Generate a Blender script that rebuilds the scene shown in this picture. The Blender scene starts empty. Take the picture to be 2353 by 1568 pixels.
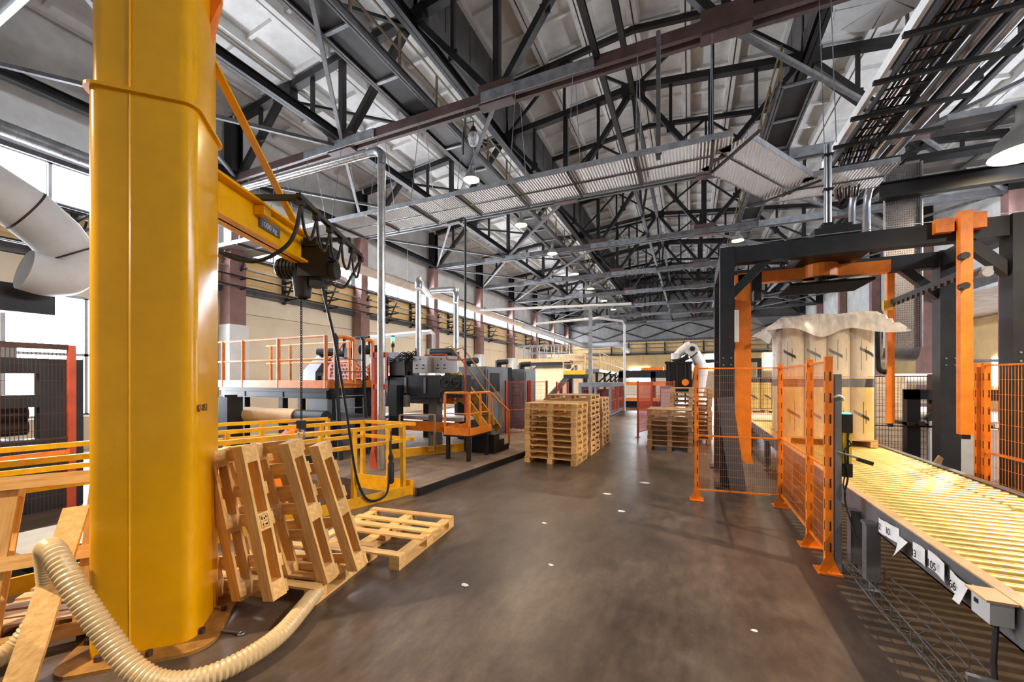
import bpy, math, random
from mathutils import Vector, Matrix, Euler
random.seed(7)
C = bpy.context.scene.collection
S = bpy.context.scene
# ------------------------------------------------------------------ camera, world, exposure
H_EYE = 1.9
cam = bpy.data.cameras.new('camera'); co = bpy.data.objects.new('camera', cam); C.objects.link(co)
co.location = (0, 0, H_EYE); co.rotation_euler = (math.pi/2, 0, math.atan(408/920))
cam.sensor_width = 36; cam.lens = 920/2353*36; cam.shift_y = 88/2353; cam.clip_start = .05; cam.clip_end = 300
S.camera = co
S.view_settings.view_transform = 'Standard'; S.view_settings.look = 'None'; S.view_settings.gamma = 1
S.view_settings.use_curve_mapping = False
S.view_settings.exposure = -0.1
S.cycles.use_denoising = True
S.cycles.max_bounces = 7; S.cycles.diffuse_bounces = 4; S.cycles.glossy_bounces = 3; S.cycles.transparent_max_bounces = 12
S.cycles.sample_clamp_indirect = 6
W = bpy.data.worlds.new('overcast'); S.world = W; W.use_nodes = True
bg = W.node_tree.nodes['Background']; bg.inputs[0].default_value = (.93, .96, 1, 1); bg.inputs[1].default_value = 0.34
E_WIN = 52.0          # luminance of the daylit panes
P_LAMP = 750         # watts of each hall lamp
WARM = (1, .80, .56)

# ------------------------------------------------------------------ materials
def lin(c):
    return tuple(((v/255)/12.92 if v/255 <= .04045 else ((v/255+.055)/1.055)**2.4) for v in c) + (1,)
MATS = {}
def mat(name, rgb, rough=.5, metal=0, var=.12, scale=3, bump=0, rnd=0, spec=.5, rgb2=None, stretch=None):
    if name in MATS: return MATS[name]
    m = bpy.data.materials.new(name); m.use_nodes = True; n = m.node_tree.nodes; l = m.node_tree.links
    b = n['Principled BSDF']; b.inputs['Roughness'].default_value = rough; b.inputs['Metallic'].default_value = metal
    b.inputs['Specular IOR Level'].default_value = spec
    tc = n.new('ShaderNodeTexCoord'); mp = n.new('ShaderNodeMapping'); l.new(tc.outputs['Object'], mp.inputs[0])
    if stretch: mp.inputs['Scale'].default_value = stretch
    no = n.new('ShaderNodeTexNoise'); no.inputs['Scale'].default_value = scale; no.inputs['Detail'].default_value = 5
    no.inputs['Roughness'].default_value = .65
    l.new(mp.outputs[0], no.inputs['Vector'])
    c = lin(rgb); d = lin(rgb2) if rgb2 else tuple(v*(1-var*2.2) for v in c[:3]) + (1,)
    e = c if rgb2 else tuple(min(1, v*(1+var)) for v in c[:3]) + (1,)
    r = n.new('ShaderNodeValToRGB'); r.color_ramp.elements[0].color = d; r.color_ramp.elements[1].color = e
    r.color_ramp.elements[0].position = .3; r.color_ramp.elements[1].position = .7
    l.new(no.outputs[0], r.inputs[0]); out = r.outputs[0]
    if rnd:
        oi = n.new('ShaderNodeObjectInfo'); mr = n.new('ShaderNodeMapRange'); mr.inputs[3].default_value = 1-rnd; mr.inputs[4].default_value = 1+rnd*.6
        l.new(oi.outputs['Random'], mr.inputs[0]); mx = n.new('ShaderNodeVectorMath'); mx.operation = 'SCALE'
        l.new(out, mx.inputs[0]); l.new(mr.outputs[0], mx.inputs['Scale']); out = mx.outputs[0]
    l.new(out, b.inputs['Base Color'])
    if bump:
        bp = n.new('ShaderNodeBump'); bp.inputs['Strength'].default_value = bump; bp.inputs['Distance'].default_value = .02
        l.new(no.outputs[0], bp.inputs['Height']); l.new(bp.outputs[0], b.inputs['Normal'])
    MATS[name] = m; return m
def emit(name, rgb, s):
    m = bpy.data.materials.new(name); m.use_nodes = True; n = m.node_tree.nodes
    b = n['Principled BSDF']; b.inputs['Base Color'].default_value = lin(rgb); b.inputs['Emission Color'].default_value = lin(rgb)
    b.inputs['Emission Strength'].default_value = s; MATS[name] = m; return m

yellow = mat('yellow_paint', (240, 174, 0), .22, 0, .07, 1.2, .015, 0, .5)
yrail = mat('yellow_rail_paint', (238, 174, 12), .4, 0, .12, 6)
orange = mat('orange_paint', (244, 134, 34), .42, 0, .12, 5)
orangeL = mat('orange_fence_paint', (238, 128, 24), .42, 0, .14, 6)
redor = mat('red_orange_paint', (192, 78, 44), .5, 0, .12, 5)
rust = mat('oxide_red_steel', (70, 48, 44), .6, 0, .2, 3)
steel = mat('dark_steel', (30, 28, 29), .5, .2, .25, 3)
steel2 = mat('grey_girder', (84, 83, 85), .55, .2, .25, 3)
dgrey = mat('machine_charcoal', (40, 42, 46), .5, 0, .18, 3, 0, 0, .3)
mgrey = mat('machine_grey', (112, 116, 122), .45, 0, .12, 3)
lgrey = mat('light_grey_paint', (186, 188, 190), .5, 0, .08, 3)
black = mat('black_rubber', (11, 11, 12), .55, 0, .2, 8)
blackg = mat('black_greasy_steel', (17, 16, 16), .5, .1, .3, 6)
galv = mat('galvanised_steel', (178, 180, 184), .34, .75, .18, 5, .03)
galvd = mat('dull_zinc', (140, 142, 146), .45, .6, .2, 4, .03)
spiral = mat('spiral_duct_zinc', (190, 190, 190), .28, .85, .12, 8)
white = mat('white_paint', (226, 226, 224), .6, 0, .05, 2)
slabm = mat('whitewashed_concrete', (218, 217, 215), .85, 0, .10, 1.4, .06)
upper = mat('whitewashed_wall', (206, 206, 204), .9, 0, .12, .8, .08)
cream = mat('cream_wall_panel', (236, 219, 190), .7, 0, .05, 1)
ochre = mat('warm_lit_wall_panel', (234, 198, 136), .7, 0, .08, 1)  # cream wall with the warm light on it put into the colour
pinkc = mat('brown_pink_column', (140, 106, 100), .75, 0, .12, 2)
lantern = mat('lantern_grey', (92, 90, 90), .8, 0, .2, 1)
conc = mat('lamp_tinted_concrete', (134, 114, 96), .8, 0, .2, 2, .1)  # brown tint is warm lamp light put into the concrete colour
brownwall = mat('brown_bay_wall', (150, 128, 112), .85, 0, .1, 1)
woodx = mat('pine_grain_x', (240, 200, 136), .65, 0, .2, 4, .06, .25, .2, (208, 158, 92), (1, 9, 9))
woody = mat('pine_grain_y', (240, 200, 136), .65, 0, .2, 4, .06, .25, .2, (208, 158, 92), (9, 1, 9))
woodo = mat('aged_pine_x', (214, 180, 140), .7, 0, .2, 4, .06, .3, .2, (172, 132, 92), (1, 9, 9))
woodoy = mat('aged_pine_y', (214, 180, 140), .7, 0, .2, 4, .06, .3, .2, (172, 132, 92), (9, 1, 9))
hosem = mat('beige_hose', (216, 186, 138), .35, 0, .08, 3)
hosed = mat('beige_hose_groove', (150, 118, 76), .5, 0, .08, 3)
kraft = mat('kraft_paper_roll', (206, 164, 112), .6, 0, .12, 2)
board = mat('pale_fibre_mat', (234, 206, 168), .85, 0, .1, 2)
paper = mat('white_paper', (232, 232, 232), .7, 0, .05, 4)
robotw = mat('robot_white', (206, 206, 206), .4, 0, .06, 4)
rollm = mat('lamp_tinted_roller_steel', (240, 204, 122), .28, .45, .25, 4, 0, .12)  # yellow is warm lamp light put into the steel's colour
ink = mat('black_ink', (18, 18, 18), .7)
inkr = mat('brown_ink', (96, 40, 20), .7)
hlamp = emit('lamp_glow', (255, 196, 120), 60)
halo = emit('bell_lamp_glow', (255, 226, 184), 26)
green = emit('green_signal_light', (90, 235, 190), 3)
amber = mat('amber_lens', (240, 170, 30), .3)
pane_m = emit('daylight_pane', (240, 246, 255), E_WIN)
panel_d = mat('perforated_tray', (112, 106, 104), .5, .4, .1, 3)

def film_mat(name, rgb, alpha, rough=.25):
    m = bpy.data.materials.new(name); m.use_nodes = True; n = m.node_tree.nodes; l = m.node_tree.links
    b = n['Principled BSDF']; b.inputs['Base Color'].default_value = lin(rgb); b.inputs['Roughness'].default_value = rough
    tc = n.new('ShaderNodeTexCoord'); mp = n.new('ShaderNodeMapping'); mp.inputs['Scale'].default_value = (3, 3, .8); l.new(tc.outputs['Object'], mp.inputs[0])
    no = n.new('ShaderNodeTexNoise'); no.inputs['Scale'].default_value = 4; no.inputs['Detail'].default_value = 6; l.new(mp.outputs[0], no.inputs[0])
    mr = n.new('ShaderNodeMapRange'); mr.inputs[1].default_value = .3; mr.inputs[2].default_value = .7
    mr.inputs[3].default_value = alpha*.6; mr.inputs[4].default_value = min(1, alpha*1.5); l.new(no.outputs[0], mr.inputs[0]); l.new(mr.outputs[0], b.inputs['Alpha'])
    bp = n.new('ShaderNodeBump'); bp.inputs['Strength'].default_value = .5; l.new(no.outputs[0], bp.inputs['Height']); l.new(bp.outputs[0], b.inputs['Normal'])
    MATS[name] = m; return m
film = film_mat('stretch_film', (235, 235, 235), .17)
filmw = film_mat('white_cover_film', (225, 220, 212), .85)
glass = film_mat('lamp_glass', (230, 230, 230), .35, .1)

def floor_mat():
    m = bpy.data.materials.new('polished_concrete'); m.use_nodes = True; n = m.node_tree.nodes; l = m.node_tree.links; b = n['Principled BSDF']
    tc = n.new('ShaderNodeTexCoord')
    def noise(sc, det, stretch=(1, 1, 1), ro=.6):
        mp = n.new('ShaderNodeMapping'); mp.inputs['Scale'].default_value = stretch; l.new(tc.outputs['Object'], mp.inputs[0])
        o = n.new('ShaderNodeTexNoise'); o.inputs['Scale'].default_value = sc; o.inputs['Detail'].default_value = det; o.inputs['Roughness'].default_value = ro
        l.new(mp.outputs[0], o.inputs[0]); return o.outputs[0]
    def ramp(src, a, b_, ca, cb):
        r = n.new('ShaderNodeValToRGB'); e = r.color_ramp.elements; e[0].position = a; e[1].position = b_; e[0].color = ca; e[1].color = cb; l.new(src, r.inputs[0]); return r.outputs[0]
    def mix(f, a, b_, mode='MIX', fac=None):
        x = n.new('ShaderNodeMix'); x.data_type = 'RGBA'; x.blend_type = mode
        if fac is None: l.new(f, x.inputs[0])
        else: x.inputs[0].default_value = fac
        l.new(a, x.inputs[6]); l.new(b_, x.inputs[7]); return x.outputs[2]
    base = ramp(noise(.55, 8, (1, .6, 1)), .34, .66, lin((60, 50, 44)), lin((112, 98, 87)))
    fine = ramp(noise(9, 8, (1, .35, 1), .75), .3, .72, (.42, .42, .42, 1), (1.2, 1.17, 1.14, 1))
    col = mix(None, base, fine, 'MULTIPLY', .9)
    speck = ramp(noise(40, 3), .68, .76, (0, 0, 0, 1), (.35, .35, .35, 1))
    pale = n.new('ShaderNodeRGB'); pale.outputs[0].default_value = lin((168, 158, 146)); col = mix(speck, col, pale.outputs[0])
    stain = ramp(noise(1.7, 4, (1, .8, 1)), .5, .8, (0, 0, 0, 1), (.8, .8, .8, 1))
    dk = n.new('ShaderNodeRGB'); dk.outputs[0].default_value = lin((46, 40, 37)); col = mix(stain, col, dk.outputs[0])
    l.new(col, b.inputs['Base Color'])
    rr = n.new('ShaderNodeMapRange'); rr.inputs[1].default_value = .3; rr.inputs[2].default_value = .7; rr.inputs[3].default_value = .29; rr.inputs[4].default_value = .42
    l.new(noise(1.3, 6, (1, .5, 1)), rr.inputs[0]); l.new(rr.outputs[0], b.inputs['Roughness'])
    bp = n.new('ShaderNodeBump'); bp.inputs['Strength'].default_value = .08; bp.inputs['Distance'].default_value = .02; l.new(noise(14, 6), bp.inputs['Height']); l.new(bp.outputs[0], b.inputs['Normal'])
    return m
floorm = floor_mat()

def tray_mat():
    m = bpy.data.materials.new('corrugated_tray'); m.use_nodes = True; n = m.node_tree.nodes; l = m.node_tree.links; b = n['Principled BSDF']
    b.inputs['Base Color'].default_value = lin((176, 174, 172)); b.inputs['Metallic'].default_value = .6; b.inputs['Roughness'].default_value = .4
    tc = n.new('ShaderNodeTexCoord'); w = n.new('ShaderNodeTexWave'); w.inputs['Scale'].default_value = 5; w.inputs['Distortion'].default_value = 1; w.inputs['Detail Scale'].default_value = 3
    l.new(tc.outputs['Object'], w.inputs[0]); bp = n.new('ShaderNodeBump'); bp.inputs['Strength'].default_value = .9; bp.inputs['Distance'].default_value = .03
    l.new(w.outputs[1], bp.inputs['Height']); l.new(bp.outputs[0], b.inputs['Normal']); MATS['tray'] = m; return m
traym = tray_mat()
def perf_mat():
    m = panel_d; n = m.node_tree.nodes; l = m.node_tree.links; b = n['Principled BSDF']
    tc = n.new('ShaderNodeTexCoord'); sx = n.new('ShaderNodeSeparateXYZ'); l.new(tc.outputs['Object'], sx.inputs[0])
    ad = n.new('ShaderNodeMath'); ad.operation = 'ADD'; l.new(sx.outputs[0], ad.inputs[0]); l.new(sx.outputs[1], ad.inputs[1])
    def saw(s, k):
        a = n.new('ShaderNodeMath'); a.operation = 'MULTIPLY'; a.inputs[1].default_value = k; l.new(s, a.inputs[0])
        f = n.new('ShaderNodeMath'); f.operation = 'FRACT'; l.new(a.outputs[0], f.inputs[0])
        g = n.new('ShaderNodeMath'); g.operation = 'LESS_THAN'; g.inputs[1].default_value = .45; l.new(f.outputs[0], g.inputs[0]); return g.outputs[0]
    mu = n.new('ShaderNodeMath'); mu.operation = 'MULTIPLY'; l.new(saw(ad.outputs[0], 26), mu.inputs[0]); l.new(saw(sx.outputs[2], 20), mu.inputs[1])
    iv = n.new('ShaderNodeMath'); iv.operation = 'SUBTRACT'; iv.inputs[0].default_value = 1; l.new(mu.outputs[0], iv.inputs[1]); l.new(iv.outputs[0], b.inputs['Alpha'])
perf_mat()

# ------------------------------------------------------------------ mesh helpers
BOXF = [(0,3,2,1),(4,5,6,7),(0,1,5,4),(1,2,6,5),(2,3,7,6),(3,0,4,7)]
class MB:
    def __init__(s): s.v = []; s.f = []
    def _hex(s, p):
        k = len(s.v); s.v += [tuple(q) for q in p]; s.f += [tuple(k+i for i in f) for f in BOXF]; return s
    def box(s, x0, x1, y0, y1, z0, z1):
        return s._hex([(x0,y0,z0),(x1,y0,z0),(x1,y1,z0),(x0,y1,z0),(x0,y0,z1),(x1,y0,z1),(x1,y1,z1),(x0,y1,z1)])
    def cb(s, c, d, rz=0, rx=0, ry=0):
        R = Euler((rx, ry, rz)).to_matrix(); c = Vector(c); h = Vector(d)/2
        return s._hex([c + R @ Vector((a*h.x, b*h.y, e*h.z)) for a, b, e in ((-1,-1,-1),(1,-1,-1),(1,1,-1),(-1,1,-1),(-1,-1,1),(1,-1,1),(1,1,1),(-1,1,1))])
    def bar(s, p, q, w, h=None, up=(0,0,1)):
        h = h or w; p = Vector(p); q = Vector(q); t = (q-p).normalized(); u = Vector(up)
        if abs(t.dot(u)) > .98: u = Vector((0,1,0)) if abs(t.y) < .9 else Vector((1,0,0))
        a = t.cross(u).normalized()*w/2; b = a.cross(t).normalized()*h/2
        return s._hex([p-a-b, p+a-b, p+a+b, p-a+b, q-a-b, q+a-b, q+a+b, q-a+b])
    def ibeam(s, p, q, w, h, t=.015, up=(0,0,1)):
        p = Vector(p); q = Vector(q); d = (q-p).normalized(); u = Vector(up); a = d.cross(u).normalized(); b = a.cross(d).normalized()
        s.bar(p, q, t, h, up)
        for e in (-1, 1): s.bar(p+b*e*(h/2-t/2), q+b*e*(h/2-t/2), w, t, up)
        return s
    def tube(s, pts, r, n=10, cap=True, closed=False):
        P = [Vector(p) for p in pts]; N = len(P); k0 = len(s.v); a = None
        R = r if isinstance(r, (list, tuple)) else [r]*N
        for i, p in enumerate(P):
            t = (P[min(i+1, N-1)] - P[max(i-1, 0)]) if not closed else (P[(i+1) % N]-P[i-1])
            t.normalize()
            if a is None:
                u = Vector((0,0,1)) if abs(t.z) < .9 else Vector((1,0,0)); a = t.cross(u).normalized()
            else:
                a = (a - t*a.dot(t)).normalized()
            b = t.cross(a)
            for j in range(n):
                x = 2*math.pi*j/n; s.v.append(tuple(p + a*R[i]*math.cos(x) + b*R[i]*math.sin(x)))
        for i in range(N if closed else N-1):
            for j in range(n):
                i2 = (i+1) % N
                s.f.append((k0+i*n+j, k0+i*n+(j+1) % n, k0+i2*n+(j+1) % n, k0+i2*n+j))
        if cap and not closed:
            s.f.append(tuple(k0+j for j in range(n))[::-1]); s.f.append(tuple(k0+(N-1)*n+j for j in range(n)))
        return s
    def cyl(s, p, q, r, n=12, r2=None): return s.tube([p, q], [r, r if r2 is None else r2], n)
    def lathe(s, prof, c, n=20, axis=(0,0,1)):
        A = Vector(axis).normalized(); u = A.orthogonal().normalized(); w = A.cross(u); c = Vector(c); k = len(s.v)
        for r, z in prof:
            for j in range(n):
                x = 2*math.pi*j/n; s.v.append(tuple(c + A*z + u*r*math.cos(x) + w*r*math.sin(x)))
        for i in range(len(prof)-1):
            for j in range(n): s.f.append((k+i*n+j, k+i*n+(j+1) % n, k+(i+1)*n+(j+1) % n, k+(i+1)*n+j))
        return s
    def prism(s, poly, vec):
        k = len(s.v); n = len(poly); vec = Vector(vec)
        s.v += [tuple(p) for p in poly] + [tuple(Vector(p)+vec) for p in poly]
        s.f += [tuple(range(k+n-1, k-1, -1)), tuple(range(k+n, k+2*n))] + [(k+i, k+(i+1) % n, k+n+(i+1) % n, k+n+i) for i in range(n)]
        return s
    def grid(s, fn, nu, nv):
        k = len(s.v)
        s.v += [tuple(fn(i/nu, j/nv)) for i in range(nu+1) for j in range(nv+1)]
        s.f += [(k+i*(nv+1)+j, k+(i+1)*(nv+1)+j, k+(i+1)*(nv+1)+j+1, k+i*(nv+1)+j+1) for i in range(nu) for j in range(nv)]
        return s
    def mesh(s, name, m, off=(0,0,0), smooth=False):
        me = bpy.data.meshes.new(name); o = Vector(off)
        me.from_pydata([(x-o.x, y-o.y, z-o.z) for x, y, z in s.v], [], s.f); me.materials.append(m)
        if smooth:
            me.polygons.foreach_set('use_smooth', [True]*len(me.polygons)); me.set_sharp_from_angle(angle=.7)
        me.update(); return me
    def each(s, name, m, parent=None, smooth=False):
        par = list(range(len(s.v)))
        def fd(i):
            while par[i] != i: par[i] = par[par[i]]; i = par[i]
            return i
        for f in s.f:
            a = fd(f[0])
            for i in f[1:]: par[fd(i)] = a
        comp = {}
        for f in s.f: comp.setdefault(fd(f[0]), []).append(f)
        for fs in comp.values():
            ids = sorted({i for f in fs for i in f}); mp = {q: k for k, q in enumerate(ids)}; M = MB()
            M.v = [s.v[i] for i in ids]; M.f = [tuple(mp[i] for i in f) for f in fs]; M.build(name, m, parent, smooth)
    def build(s, name, m, parent=None, smooth=False, kind=None, label=None):
        off = ORI.get(parent.name, (0,0,0)) if parent else (0,0,0)
        o = bpy.data.objects.new(name, s.mesh(name, m, off, smooth)); C.objects.link(o)
        if parent: o.parent = parent; ORI[o.name] = off
        if kind: o['kind'] = kind
        if label: o['label'] = label
        return o
ORI = {}
def tag(o, label, cat, group=None):
    o['label'] = label; o['category'] = cat
    if group: o['group'] = group
    return o
def T(name, label, cat, loc=(0,0,0), group=None):
    o = bpy.data.objects.new(name, None); C.objects.link(o); o.location = loc; o.empty_display_size = .2
    ORI[o.name] = tuple(loc); return tag(o, label, cat, group)
def struct(mb, name, m, parent=None, smooth=False):
    o = mb.build(name, m, parent, smooth)
    if not parent: o['kind'] = 'structure'; ORI[o.name] = (0,0,0)
    return o
def spline(pts, n=8):
    P = [Vector(p) for p in pts]; P = [P[0]*2-P[1]] + P + [P[-1]*2-P[-2]]; out = []
    for i in range(1, len(P)-2):
        for k in range(n):
            t = k/n; a, b, c, d = P[i-1:i+3]
            out.append(.5*((2*b) + (c-a)*t + (2*a-5*b+4*c-d)*t*t + (3*b-a-3*c+d)*t**3))
    out.append(P[-2]); return out
def resample(pts, step):
    out = [Vector(pts[0])]; acc = 0
    for a, b in zip(pts, pts[1:]):
        a = Vector(a); b = Vector(b); L = (b-a).length
        if L == 0: continue
        x = step-acc
        while x <= L: out.append(a+(b-a)*x/L); x += step
        acc = L-(x-step)
    return out
def ribbed(pts, r, pitch, amp, n=12):
    P = resample(pts, pitch/2); return MB().tube(P, [r*(1+amp) if i % 2 else r*(1-amp) for i in range(len(P))], n)
def ringed(pts, r, pitch, n=12, bump=1.05):
    P = []; R = []
    for p in resample(pts, pitch):
        P.append(p); R.append(r)
    m = MB().tube(P, r, n)
    for i in range(1, len(P)-1):
        t = (P[i+1]-P[i-1]).normalized()*.006; m.tube([P[i]-t, P[i]+t], r*bump, n, True)
    return m
def inst(me, name, parent, loc=(0,0,0), rot=(0,0,0)):
    o = bpy.data.objects.new(name, me); C.objects.link(o); o.parent = parent; o.location = loc; o.rotation_euler = rot; return o
def text(body, size, parent, loc, rot, m, name='lettering', ext=.001, align='LEFT'):
    cu = bpy.data.curves.new(name, 'FONT'); cu.body = body; cu.size = size; cu.extrude = ext; cu.align_x = align; cu.materials.append(m)
    q = bpy.data.objects.new(name, cu); me = bpy.data.meshes.new_from_object(q); me.name = name; bpy.data.objects.remove(q)
    o = bpy.data.objects.new(name, me); C.objects.link(o); o.parent = parent; off = Vector(ORI.get(parent.name, (0,0,0)))
    o.location = Vector(loc)-off; o.rotation_euler = rot; return o
def facing(xaxis, zaxis):
    x = Vector(xaxis).normalized(); z = Vector(zaxis).normalized(); y = z.cross(x).normalized(); x = y.cross(z)
    return Matrix((x, y, z)).transposed().to_euler()
def lerp(p, q, t): return tuple(a+(b-a)*t for a, b in zip(p, q))
ORD = ['first', 'second', 'third', 'fourth', 'fifth', 'sixth', 'seventh', 'eighth', 'ninth', 'tenth', 'eleventh', 'twelfth', 'thirteenth', 'fourteenth']
# ------------------------------------------------------------------ floor, pit, raised slab
PIT = [(-7.1, 1.3), (-5.62, 1.0), (-4.2, 5.3), (-5.7, 5.3)]
m = MB(); R = [(-16.2, -7), (17.5, -7), (17.5, 52), (-16.2, 52)]
m.v = [(x, y, 0) for x, y in R + PIT]; m.f = [(0,1,5,4), (1,2,6,5), (2,3,7,6), (3,0,4,7)]
FL = struct(m, 'floor', floorm)
m = MB(); k = [(x, y, 0) for x, y in PIT]; b = [(x, y, -1) for x, y in PIT]
m.v = k+b; m.f = [(4,5,6,7)] + [(i, (i+1) % 4, 4+(i+1) % 4, 4+i) for i in range(4)]
m.build('pit_lining', conc, FL)
struct(MB().prism([(-14, 5.36, .004), (-4.05, 5.36, .004), (-3.74, 9.1, .004), (-3.72, 13.2, .004), (-14, 13.2, .004)], (0,0,.12)), 'trim_1', conc)
struct(MB().bar((-4.04, 5.33, .06), (-3.73, 9.1, .06), .03, .125).bar((-3.73, 9.1, .06), (-3.7, 13.2, .06), .03, .125), 'trim_2', steel)
# floor debris
for i, (x, y, w) in enumerate([(-.9, 5.9, .1), (-1.75, 5.0, .05), (.45, 3.5, .04), (-.75, 7.7, .12), (-1.9, 3.2, .06), (-1.25, 6.7, .09), (-1.3, 3.9, .05)]):
    k = [(x+w*random.uniform(.5, 1)*math.cos(t)*.9, y+w*random.uniform(.5, 1)*math.sin(t)*.6, .001) for t in [j*1.05 for j in range(6)]]
    tag(MB().prism(k, (0,0,.004)).build('paper_scrap', paper), ['pale torn scrap lying mid aisle beyond the oil stain', 'tiny pale scrap on the aisle left of the shiny streak', 'small white scrap on the dark floor left of the orange fence end', 'white scrap lying near the right pallet stack', 'small pale scrap near the leaning pallets', 'long pale scrap on the aisle in front of the left pallet stack', 'small pale chip on the aisle right of the flat pallet'][i], 'scrap', 'scraps on the aisle floor')

# ------------------------------------------------------------------ hall shell
XL, XR, XRIDGE, ZC = -14.4, 10.7, -1.85, 8.85
TY = [2.9+6*k for k in range(9)]
zt = lambda x: 12.35-abs(x-XRIDGE)*.108
LX0, LX1 = -6.9, 3.25; LH = 2.1
wl = struct(MB().box(-15.25, -15.05, -7, 51.4, 7.5, 11.2), 'wall_left', upper)
for k in range(-1, 8):
    y0 = 2.9+6*k; y1 = y0+6
    if k == 0: MB().box(-15.2, -15, y0, 3.75, .9, 4.95).build('wall_panel', cream, wl); MB().box(-15.2, -15, 6.7, y1, .9, 4.95).build('wall_panel', cream, wl); MB().box(-15.2, -15, 3.75, 6.7, 4.1, 4.95).build('wall_panel', cream, wl); MB().box(-15.2, -15, y0, y1, 0, .9).build('wall_panel', cream, wl)
    else:
        MB().box(-15.2, -15, y0+.01, y1-.01, 0, 1.0).build('wall_panel', cream, wl)
        if k in (2, 3, 4, 5):
            MB().box(-15.2, -15, y0+.01, y0+1.2, 1.0, 2.3).build('wall_panel', cream, wl); MB().box(-15.2, -15, y1-1.2, y1-.01, 1.0, 2.3).build('wall_panel', cream, wl)
        else: MB().box(-15.2, -15, y0+.01, y1-.01, 1.0, 2.3).build('wall_panel', cream, wl)
        MB().box(-15.2, -15, y0+.01, y1-.01, 2.3, 4.3).build('wall_panel', cream, wl); MB().box(-15.2, -15.01, y0+.01, y1-.01, 4.32, 5.0).build('wall_panel', cream, wl)
    MB().box(-15.2, -15, y0+.01, y1-.01, 5.2, 6.35).build('wall_panel', ochre, wl)
    MB().box(-15.1, -14.8, y0, y1, 4.98, 5.2).box(-15.1, -14.85, y0, y1, 6.3, 6.42).box(-15.1, -14.85, y0, y1, 7.45, 7.58).each('girt', steel2, wl)
def window(n, x, y0, y1, z0, z1, nm, along='y', rail=()):
    w = bpy.data.objects.new('window_%d' % n, None); C.objects.link(w); w['kind'] = 'structure'; ORI[w.name] = (0,0,0)
    f = MB(); st = (y1-y0)/nm
    P = (lambda a, z: (x, a, z)) if along == 'y' else (lambda a, z: (a, x, z))
    for i in range(nm+1): f.bar(P(y0+i*st, z0), P(y0+i*st, z1), .07, .07)
    for z in (z0, z1)+tuple(rail): f.bar(P(y0, z), P(y1, z), .07, .07)
    f.build('window_frame', lgrey, w)
    for i in range(nm):
        a, b = P(y0+i*st+.035, z0+.035), P(y0+(i+1)*st-.035, z1-.035); s = -.02
        if along == 'y': MB().box(x-.12, x-.09, a[1], b[1], a[2], b[2]).build('pane', pane_m, w)
        else: MB().box(a[0], b[0], x+.09, x+.12, a[2], b[2]).build('pane', pane_m, w)
    return w
for k in range(-1, 8): window(k+2, -14.98, 2.9+6*k+.35, 8.9+6*k-.35, 6.45, 7.45, 4)
window(10, -14.95, 3.8, 6.66, .95, 4.08, 2, rail=(2.55,))
for i, k in enumerate((2, 3, 4, 5)): window(11+i, -14.98, 2.9+6*k+1.25, 8.9+6*k-1.25, 1.02, 2.28, 3)
# far wall
wf = struct(MB().box(-15.2, 11.2, 51.5, 51.7, 6.6, 15), 'wall_far', mat('grey_gable', (136, 134, 132), .85, 0, .15, 1))
for a, b in zip(range(-15, 10, 5), range(-10, 15, 5)):
    for p, q in (((a, 51.42, 6.9), (b, 51.42, 8.6)), ((b, 51.42, 6.9), (a, 51.42, 8.6))): MB().bar(p, q, .12).build('gable_brace', steel, wf)
xs = [-15.2, -12, -8.6, -5.2, -1.85, 1.5, 4.9, 8.3, 11.2]
WX = {3: (-5.0, -2.2), 5: (.9, 2.1)}
holes = [(-.2, 1.0), (2.3, 3.5), (7.2, 8.4), (-6.5, -4.4)]
for a, b in zip(xs, xs[1:]):
    MB().box(a+.01, b-.01, 51.5, 51.7, 0, 2.4).build('wall_panel', cream, wf); MB().box(a+.01, b-.01, 51.5, 51.7, 2.4, 4.9).build('wall_panel', ochre, wf)
    MB().box(a+.01, b-.01, 51.5, 51.7, 5.1, 6.6).build('wall_panel', ochre, wf)
MB().box(-15.2, 11.2, 51.3, 51.6, 4.88, 5.12).box(-15.2, 11.2, 51.35, 51.6, 6.5, 6.75).build('girt', steel2, wf)
for i, (a, b, z0, z1) in enumerate([(-.9, .4, 3.0, 5.0-.2), (1.6, 2.9, 3.0, 4.8), (7.4, 8.7, 3.0, 4.8), (-6.9, -4.4, 1.6, 3.4)]): window(20+i, 51.38, a, b, z0, z1, 1, 'x', ((z0+z1)/2,))
# right side: upper wall, low neighbouring bay
wr = struct(MB().box(11.1, 11.3, -7, 51.4, 6.2, 11.2), 'wall_right', upper)
MB().box(10.95, 11.35, -7, 51.4, 5.7, 6.25).build('girder', steel2, wr)
struct(MB().box(17.3, 17.5, -7, 52, 0, 6), 'wall_bay', ochre); struct(MB().box(11.2, 17.5, -7, 52, 5.9, 6.1), 'ceiling_bay', conc)
for k in range(0, 3): window(40+k, 11.0, 2.9+6*k+.35, 8.9+6*k-.35, 6.5, 7.5, 4)
for i, y in enumerate((16, 24, 32)): window(30+i, 17.35, y, y+3, 1.5, 3.2, 2)
# columns
for i, y in enumerate(TY):
    for x in (XL-.25, XR+.15):
        c = struct(MB().cb((x, y, 3.0), (.5, .55, 5.999)).cb((x, y, 7.4), (.42, .42, 2.8)), 'wall_column', pinkc)
        if x < 0: MB().cb((x+.02, y, 1.9), (.6, .66, 3.798)).build('white_casing', white, c)
        MB().ibeam((x, y, 8.7), (x, y, 11.0), .4, .4, .03, (0,1,0)).build('column_head', steel, c)
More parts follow.
